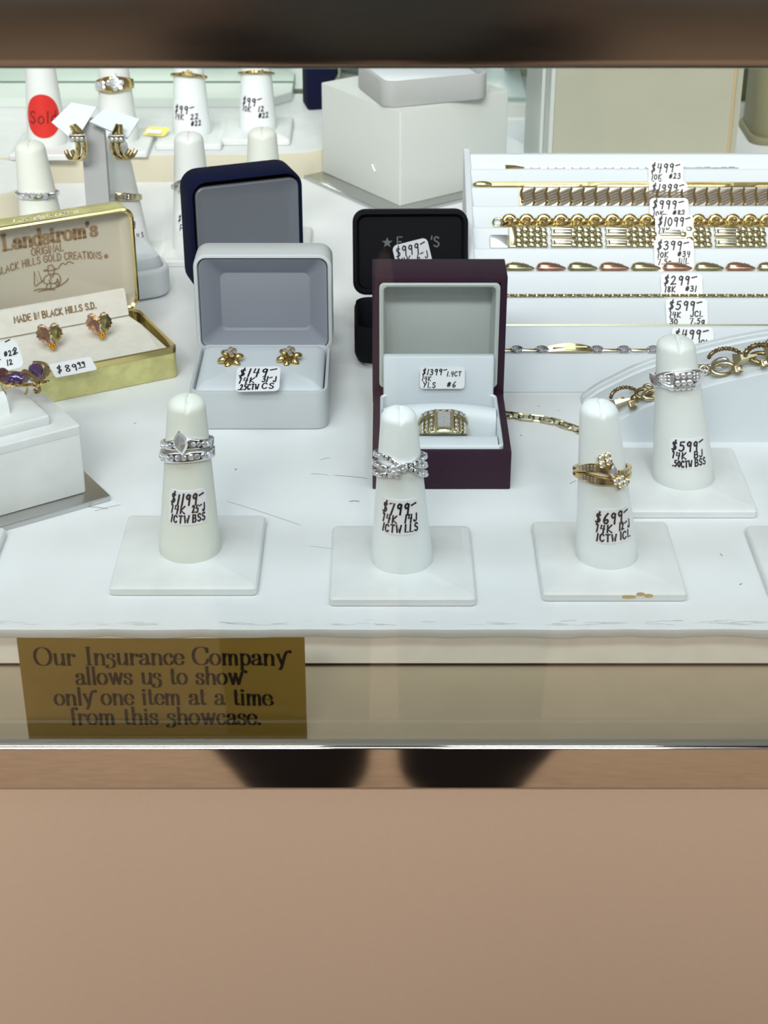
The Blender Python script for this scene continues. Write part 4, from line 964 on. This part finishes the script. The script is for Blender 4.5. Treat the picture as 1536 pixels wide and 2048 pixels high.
# 3: teardrop links, yellow and rose by turns
t = bracelet('bracelet of yellow and rose gold teardrop links below the $399 tag', 3, 12)
td = MB(); rr = []
for i in range(15):
    k = i/14; w = .30*(sin(pi*k**.62))**.75+.02
    rr.append([(-.74+1.48*k, .19+w*cos(2*pi*j/10)*.95-.03*k, .16+w*.8*sin(2*pi*j/10)) for j in range(10)])
td.loft(rr)
La = Links(t, 3, 'yellow_link', td, GOLDP); Lb = Links(t, 3, 'rose_link', MB().add(td), ROSE)
Lc = Links(t, 3, 'cut_band', MB().tube([(-.02, .0, .3), (.05, .34, .3)], .035, 5).tube([(.1, .0, .28), (.17, .32, .28)], .03, 5).tube([(.2, .02, .26), (.26, .3, .26)], .03, 5), GOLD)
for i in range(11):
    x = XU(1040+63.5*i, 3); (La if i % 2 == 0 else Lb).put(x, 0, 0); Lc.put(x+.15, .03, -.02)
# 4: wide two-row panther bracelet with white bars
t = bracelet('wide two-row yellow gold link bracelet with white gold bars', 4, 12)
fl_ = facelen(4); hN = fl_*.94; u0 = XU(1022, 4)
beads = MB(); nr = 4
for c in range(5):
    for r_ in range(nr):
        if (c+r_) % 2 == 0: beads.rbox(.34, hN/nr*.99, .28, .11, .09, 4, cx=-.62+.31*c, cy=hN/nr*(r_+.5), z0=.04)
        else: beads.rbox(.28, hN/nr*.8, .2, .08, .06, 3, cx=-.62+.31*c, cy=hN/nr*(r_+.5), z0=.0)
bars = MB()
for yy in (.10, .36, .62, .9): bars.rbox(1.24, hN*.15, .24, .07, .06, 3, cx=0, cy=hN*yy, z0=.03)
wbar = MB()
for yy in (.24, .76):
    wbar.rbox(.86, hN*.13, .24, .05, .05, 3, cy=hN*yy, z0=.06)
    for sx in (-1, 1): wbar.rbox(.1, hN*.2, .24, .04, .03, 3, cx=sx*.5, cy=hN*yy, z0=.05)
LB = Links(t, 4, 'link_panel', beads, GOLDP); LR = Links(t, 4, 'bar_panel', bars, GOLDP); LW = Links(t, 4, 'white_bar', wbar, SILVER)
for i in range(7):
    xx = XU(1065+110*i, 4); LB.put(xx, .02, 0); xb = XU(1128+110*i, 4); LR.put(xb, .02, 0); LW.put(xb, .02, 0)
part('end_plate', MB().rbox(.4, hN, .26, .1, .06, 3, cx=u0-12+.12, cy=hN/2+.02, z0=.03), GOLDP, t)
part('clasp_tongue', MB().rbox(.95, hN*.62, .1, .12, .04, 4, cx=XU(1000, 4)-12, cy=hN*.36, z0=.03), PLATE, t, label='grey steel clasp tongue')
# 5: puffed link chain
t = bracelet('chunky puffed yellow gold chain below the $999 tag', 5, 12)
kn = MB().torus(.22, .15, 16, 8, 1.15, .95).xf(T(0, .34, .2) @ RX(25))
kn.add(MB().torus(.2, .11, 16, 8).xf(T(.3, .22, .18) @ RX(80) @ RY(20))).add(MB().ball(.14, 1.2, 1, 1, 10, 7, (.1, .5, .26))).add(MB().tube([(-.34, .1, .14), (-.1, .2, .3), (.2, .12, .22), (.5, .2, .14)], .1, 7))
Lk = Links(t, 5, 'puff_link', kn, GOLD)
for i in range(17): Lk.put(XU(1020+34.5*i, 5), 0, .02)
part('end_ring', MB().torus(.22, .05, 18, 7), GOLDP, t, mtx=rel(t, 5, XU(996, 5), .3, .12))
# 6: diamond bracelet with gold S dividers
t = bracelet('wide smoky diamond bracelet with gold S dividers', 6, 13)
fh = facelen(6)*.86
dv = MB().tube(spline([(-.33, 0, .14), (-.26, fh*.3, .26), (-.32, fh*.65, .28), (-.24, fh, .18)], 4), .07, 6)
pv = MB()
for q in range(5):
    pv.tube([(-.27, fh*(.02+.16*q), .18), (-.1, fh*(.10+.16*q), .25), (.1, fh*(.2+.16*q), .25), (.27, fh*min(.98, .3+.16*q), .18)], .058, 6)
pv.box(-.28, .28, 0, fh, .04, .17)
Ld = Links(t, 6, 'pave_link', pv, STONED, 0)
f0 = Ld.put(XU(1056, 6), .02, 0); part('divider', dv, GOLD, f0, 50)
for i in range(1, 21): Ld.put(XU(1056+24.8*i, 6), .02, 0)
part('end_bar', MB().box(XU(1043, 6)-13-.06, XU(1043, 6)-13+.06, 0, fh, .03, .25), GOLD, t)
# 7: flat omega strip
t = bracelet('flat smooth gold omega bracelet with an oval clasp', 7, 12)
fs = MB(); rr = []
for i in range(30):
    x = XU(982, 7)-12+.62*i
    rr.append([(x, .02, .05), (x, .12, .13+.01*sin(i)), (x, .30, .13), (x, .38, .05)])
fs.loft(rr); part('strip', fs, GOLD, t)
part('clasp', MB().ball(.5, 1.0, .36, .3, 16, 10, (XU(966, 7)-12, .2, .12)), BRASS, t, label='bright oval clasp')
# 8: thin dashed chain
t = bracelet('thin pale chain in the topmost groove of the tray', 8, 12)
ch_ = MB(); xs = XU(1050, 8)-12
for i in range(26): ch_.box(xs+.42*i, xs+.42*i+.3, .1+.02*sin(i*2.1), .16+.02*sin(i*2.1), .04, .09)
ch_.tube([(xs, .13, .05), (xs+11, .13, .05)], .018, 5); part('chain', ch_, SILVER, t)
part('gold_end', MB().tube([(XU(1012, 8)-12, .13, .12), (XU(1030, 8)-12, .15, .14), (XU(1052, 8)-12, .13, .06)], lambda k: .13-.1*k, 7).torus(.1, .05, 10, 6), GOLD, t)

# ---- price tags tucked in the grooves
TG = 'handwritten price tags'
def ttag(k, u, u2, v, lines, label, seed, up0=.25, tilt=0):
    """a tag standing behind the bracelet of groove k and leaning on the lip above it"""
    g_ = groove(k, XU(u, k), .04, .035)
    o_ = g_.translation; top = PZ(u, v, 0); lipy, lipz = LIP[k+1]
    d = V((0, lipy-.2, lipz+.24))-V((0, o_.y, o_.z)); d.normalize()
    # height so that the top meets picture row v
    h = .5
    for _ in range(40):
        p = o_+d*h; vv = 1024-F*((p.y*sin(TH)+(p.z-CH)*cos(TH))/(p.y*cos(TH)-(p.z-CH)*sin(TH)))
        if vv <= v: break
        h += .03
    w = XU(u2, k)-XU(u, k)
    H_ = 1.42; pr_, a_, b_, c_, d_ = lines     # lines are spaced down from the top edge
    L_ = [(pr_, .07*w, h-.55, .42, 1, .88*w)]
    for t_, x_, y_, wd in ((a_, .08, .94, .36), (b_, .58, .90, .36), (c_, .08, 1.28, .36), (d_, .56, 1.24, .38)):
        if t_ and h-y_ > .02: L_.append((t_, x_*w, h-y_, .27, .85, wd*w))
    return sticker('price_tag', o_, (cos(tilt), 0, sin(tilt)), d, w, h, L_, label, TG, .072, seed=seed, r=.22)
ttag(7, 1300, 1370, 323, ('$499-', '10K', '#23', '2.9', ''), 'price tag reading $499 10K, topmost in the tray', 21)
ttag(6, 1301, 1378, 364, ('$1999-', '14K', '', '', ''), 'price tag reading $1999 above the smoky diamond bracelet', 22)
ttag(5, 1303, 1381, 397, ('$999-', '10K', '#82', '', ''), 'price tag reading $999 above the chunky puffed chain', 23)
ttag(4, 1314, 1391, 429, ('$1099-', '14K', '', '', ''), 'price tag reading $1099 above the wide two-row bracelet', 24)
ttag(3, 1312, 1392, 478, ('$399-', '10K', '#34', '7.5g', 'JNL'), 'price tag reading $399 10K above the teardrop bracelet', 25)
ttag(2, 1326, 1409, 548, ('$299-', '18K', '#31', '2.9g', 'JGJ'), 'price tag reading $299 18K above the twisted rope chain', 26)
ttag(1, 1336, 1420, 598, ('$599-', '14K', 'JCL', '30', '7.5g'), 'price tag reading $599 14K above the very thin chain', 27)
ttag(0, 1348, 1432, 655, ('$499-', '14K', 'JCL', '', ''), 'price tag reading $499 beside the tip of the $599 ring stand', 28)

# ---------------------------------------------------------------- curved ramp and its bracelet
AR = [(8.95, .0), (9.05, .3), (9.6, .78), (10.3, 1.2), (11.3, 1.75), (12.4, 2.2), (13.7, 2.66), (15, 3.02), (16.5, 3.36), (18, 3.58), (20, 3.75), (22, 3.8), (24, 3.75), (26, 3.58), (28, 3.2), (30, 2.6), (32, 1.7), (33.5, .8), (34, 0)]
AR = [tuple(p) for p in spline(AR, 4)]
YA, YB = 65.95, 70.35
rm = thing('bracelet_ramp', 'curved white bracelet ramp at the right edge behind the $599 stand', 'bracelet ramp', (20, 68, 0))
rl = rm.location/K
sec = [(YA, 0, 0), (YA, 1, -.05), (YA+.05, 1, 0), (YA+.35, 1, .02), (YA+.4, 1, -.08), (YA+.5, 1, -.05), (YB-.95, 1, -.05), (YB-.85, 1, -.10), (YB-.8, 1, .0), (YB-.5, 1, .02), (YB-.44, 1, -.08), (YB-.36, 1, .02), (YB-.04, 1, 0), (YB, 1, -.05), (YB, 0, 0)]
part('body', MB().loft([[(x, y, max(0, z*q+dz*q)) for y, q, dz in sec] for x, z in AR]).sub(rl), WHITE, rm, 45)
def az(x):
    for (xa, za), (xb, zb) in zip(AR, AR[1:]):
        if xa <= x <= xb: return za+(zb-za)*(x-xa)/(xb-xa+1e-9)
    return 0
def RP(u, v, lift=.2):
    """point above the ramp under a pixel"""
    y = 68.0
    lo, hi = 64.0, 71.5
    for _ in range(40):
        y = (lo+hi)/2; p = PY(u, v, y)
        if p.z > az(p.x)+lift: lo = y
        else: hi = y
    return PY(u, v, y)
bz = RP(1444, 735)
wbz = thing('bracelet', 'antique gold link bracelet with square stones draped over the curved ramp', 'bracelet', bz)
def bw(mb): return mb.sub(bz)
def chain_links(uvs, f, nm, m, ln):
    P = [f(*q) for q in uvs]; first = None; d = 0
    for a, b in zip(P, P[1:]):
        pass
    pts = spline([tuple(p) for p in P], 12); acc = 0; i = 0; k = 0
    seg = [(V(pts[j+1])-V(pts[j])).length for j in range(len(pts)-1)]; tot = sum(seg)
    while acc < tot-ln*.5:
        s_ = 0; j = 0
        while j < len(seg)-1 and s_+seg[j] < acc+ln/2: s_ += seg[j]; j += 1
        tt = (acc+ln/2-s_)/max(seg[j], 1e-6); c = V(pts[j]).lerp(V(pts[j+1]), tt); dr = (V(pts[j+1])-V(pts[j])).normalized()
        up = V((0, -.35, 1)) if k % 2 == 0 else V((0, -1, .1))
        z_ = (up-dr*up.dot(dr)).normalized(); mm = frame(c-bz, z_, dr)
        if first is None: first = part(nm, MB().tube([(ln*.62*cos(a)*(1.0), .13*max(-1, min(1, 1.5*sin(a))), 0) for a in [q*pi/10 for q in range(20)]], .055, 6, loop=True), m, wbz, 50, mtx=mm)
        else: again(first, wbz, mm)
        acc += ln*.86; k += 1
chain_links([(1000, 826), (1040, 833), (1085, 838), (1125, 848), (1165, 862), (1190, 858), (1205, 836)], lambda u, v: PZ(u, v, .18 if u < 1180 else .5), 'box_link', GOLDP, .55)
chain_links([(1306, 789), (1330, 776), (1362, 760), (1396, 740)], lambda u, v: RP(u, v, .22), 'cable_link', ANTIQUE, .6)
chain_links([(1206, 836), (1214, 822), (1224, 812), (1238, 804)], lambda u, v: RP(u, v, .22), 'cable_link', GOLDP, .5)
def ringlink(u, v, R, r, m, sx=1, sy=1, rot=0, tilt=25, lift=.2, nm='ring_link'):
    p = RP(u, v, lift)-bz; return part(nm, MB().torus(R, r, 20, 8, sx, sy), m, wbz, 50, mtx=T(*p) @ RX(tilt) @ RZ(rot))
def seat_(u, v):
    p = RP(u, v, .35)-bz; o_ = part('stone_setting', MB().rbox(.34, .34, .36, .05, .03, 2, z0=-.2), ANTIQUE, wbz, 30, mtx=T(*p) @ RX(55) @ RZ(12))
    part('square_stone', baguette(.19, .19, .08), STONED, o_, 0, mtx=T(0, 0, .15))
def wedge(u, v, rot, l=.9, w=.55):
    p = RP(u, v, .35)-bz
    m_ = MB(); m_.loft([[(-l/2*k, -w/2*k, z), (l/2, -.04, z), (l/2, .04, z), (-l/2*k, w/2*k, z)] for k, z in ((1, -.1), (1, .02), (.45, .2))])
    part('triangle_link', m_, GOLDP, wbz, 20, mtx=T(*p) @ RX(40) @ RZ(rot))
def ropearc(u, v, R, a0, a1, r=.11, lift=.3, rot=0):
    p = RP(u, v, lift)-bz; m_ = MB(); n = 40
    m_.tube([(R*cos(a0+(a1-a0)*i/n)*1.25, R*sin(a0+(a1-a0)*i/n), .0) for i in range(n+1)], lambda k: r*(1+.28*sin(k*75)), 8)
    part('rope_loop', m_, ANTIQUE, wbz, 50, mtx=T(*p) @ RX(35) @ RZ(rot))
wedge(1238, 806, 14, .95, .5); ropearc(1250, 795, .5, .3, 2.9, .08, .35, 15); part('bead', MB().ball(.19, 1, 1, 1, 12, 9), ANTIQUE, wbz, 60, mtx=T(*(RP(1269, 797)-bz))); seat_(1265, 809)
part('bead', MB().ball(.1), GOLDP, wbz, 60, mtx=T(*(RP(1262, 777)-bz)))
ringlink(1285, 787, .3, .09, ANTIQUE, 1, .8, 30); ringlink(1296, 776, .2, .07, GOLDP, 1, .9, 0); ringlink(1306, 789, .4, .1, GOLDP, 1.1, .6, 15)
ringlink(1395, 738, .3, .08, ANTIQUE, 1.3, .5, 10); ringlink(1408, 741, .2, .07, GOLDP, 1, 1, 0, 60); ringlink(1418, 737, .22, .08, SILVER, 1, .7, 30)
part('bead', MB().ball(.1), ANTIQUE, wbz, 60, mtx=T(*(RP(1390, 727)-bz)))
ringlink(1446, 738, .42, .11, GOLDP, 1.2, .75, 12); ringlink(1440, 727, .34, .1, SILVER, 1.1, .6, 30); ropearc(1452, 722, .62, .3, 2.7, .09, .3, 10)
seat_(1476, 739); wedge(1490, 717, 8, 1.0, .6); part('bead', MB().ball(.09), ANTIQUE, wbz, 60, mtx=T(*(RP(1512, 722)-bz)))
ropearc(1522, 712, .55, .2, 3.0, .11, .35, 12); ringlink(1522, 716, .4, .1, ANTIQUE, 1.2, .7, 0); seat_(1529, 727); wedge(1550, 702, 10); ropearc(1566, 698, .6, .2, 3.0, .1)
# ---------------------------------------------------------------- the person in front of the case (seen in the chrome)
def skin_mesh(name, verts, edges, radii, m, parent=None, levels=2, root=0):
    me = bpy.data.meshes.new(name); me.from_pydata([V(v)*K for v in verts], edges, []); me.materials.append(m)
    o = bpy.data.objects.new(name, me); COL.objects.link(o)
    sk = o.modifiers.new('skin', 'SKIN'); sk.use_smooth_shade = True
    for i, r in enumerate(radii):
        r = r if isinstance(r, tuple) else (r, r)
        me.skin_vertices[0].data[i].radius = (r[0]*K, r[1]*K); me.skin_vertices[0].data[i].use_root = (i == root)
    ss = o.modifiers.new('smooth', 'SUBSURF'); ss.levels = ss.render_levels = levels
    dg = bpy.context.evaluated_depsgraph_get(); ev = bpy.data.meshes.new_from_object(o.evaluated_get(dg))
    o.modifiers.clear(); o.data = ev; ev.name = name
    if not len(ev.materials): ev.materials.append(m)
    if parent: o.parent = parent
    return o
PY_ = -25.0
pe = thing('person', 'person in dark jeans and dark jacket taking the photo, mirrored in the chrome', 'person', (0, PY_, -90))
vs, es_, rs = [], [], []
def J(x, y, z, r, p=None):
    vs.append((x, y, z)); rs.append(r)
    if p is not None: es_.append((p, len(vs)-1))
    return len(vs)-1
pel = J(0, 0, 92, 11); sp1 = J(0, 0, 105, 11, pel); sp2 = J(0, .5, 122, 13, sp1); nk = J(0, 1, 140, 6, sp2); nk2 = J(0, 3, 147, 5, nk)
hd0 = J(0, 5, 155, 7.6, nk2); hd1 = J(0, 5.5, 163, 8.2, hd0); J(0, 5, 168, 5.5, hd1); ns = J(0, 13.2, 155.5, 1.2, hd0); 
for sx in (-1, 1):
    h_ = J(sx*9, 0, 88, 8.2, pel); k_ = J(sx*7.5, 2, 47, 5.4, h_); c_ = J(sx*7.8, 0, 33, 5.0, k_); an = J(sx*8, -1, 9, 3.4, c_); he = J(sx*8, -2, 4, 3.5, an); to = J(sx*9, 14, 3, 3, he)
    sh = J(sx*16, 0, 135, 5.6, sp2); el = J(sx*19, 4, 110, 4.2, sh); wr = J(sx*9.5, 17, 119, 2.7, el); pm_ = J(sx*7.6, 19, 121.5, 3.0, wr)
    for q in range(4): 
        f1 = J(sx*(7.0-.4*q), 20.6+.2*q, 124.8-1.7*q, .9, pm_); f2 = J(sx*(5.2-.3*q), 21.6, 125-1.7*q, .8, f1); J(sx*(3.8-.2*q), 21.4, 124.8-1.7*q, .7, f2)
    t1 = J(sx*6.6, 17.6, 124.5, 1.0, pm_); J(sx*5.2, 17.8, 126.5, .8, t1)
body = skin_mesh('body', vs, es_, rs, SKIN, pe, 2)
fc = MB()
for sx in (-1, 1): fc.ball(1.5, 1, .6, .8, 10, 7, (sx*3.2, 12.2, 158.5)); fc.ball(2.2, .5, .9, 1.4, 10, 7, (sx*8.2, 4.5, 157))
part('eye', fc, mat('eye_white', (230, 226, 220), .3), pe); part('mouth', MB().ball(2.2, 1, .35, .3, 12, 7, (0, 12.2, 151)), mat('lips', (160, 90, 84), .5), pe)
part('hair', MB().ball(9.4, 1, 1.08, .8, 18, 12, (0, 3.6, 164.5)), HAIRM, pe)
vs, es_, rs = [], [], []
p_ = J(0, 0, 94, 12.2); J(0, 0, 103, 11.8, p_)
for sx in (-1, 1):
    a_ = J(sx*8.6, 0, 86, 9.0, p_); b_ = J(sx*7.7, 1, 64, 7.2, a_); c_ = J(sx*7.2, 2, 47, 6.7, b_); d_ = J(sx*7.2, 0, 30, 6.3, c_); J(sx*7.8, -1, 8, 5.4, d_)
skin_mesh('jeans', vs, es_, rs, JEANS, pe, 2)
vs, es_, rs = [], [], []
p_ = J(0, 0, 82, 14.0); q_ = J(0, 0, 106, 12.8, p_); r_ = J(0, .5, 123, 14.4, q_); J(0, 1, 141, 7.0, r_)
for sx in (-1, 1):
    s_ = J(sx*16.5, 0, 135, 6.6, r_); e_ = J(sx*19.2, 4, 110, 5.4, s_); J(sx*11, 15.4, 118, 4.0, e_)
skin_mesh('jacket', vs, es_, rs, mat('dark_jacket', (120, 128, 130), .85, grain=.3, gscale=600), pe, 2)
sh_ = MB()
for sx in (-1, 1): sh_.rbox(10, 28, 7, 4.5, 2, 6, cx=sx*8.6, cy=4, z0=0)
part('shoes', sh_, mat('black_shoe_leather', (24, 22, 22), .4), pe)
phn = thing('smartphone', 'black smartphone held up in front of the case', 'phone', (0, -1.6, 30))
part('body', MB().rbox(7.2, .8, 14.5, .38, .2, 4, z0=-7).xf(RX(-29)), mat('black_phone_glass', (16, 16, 18), .15), phn)
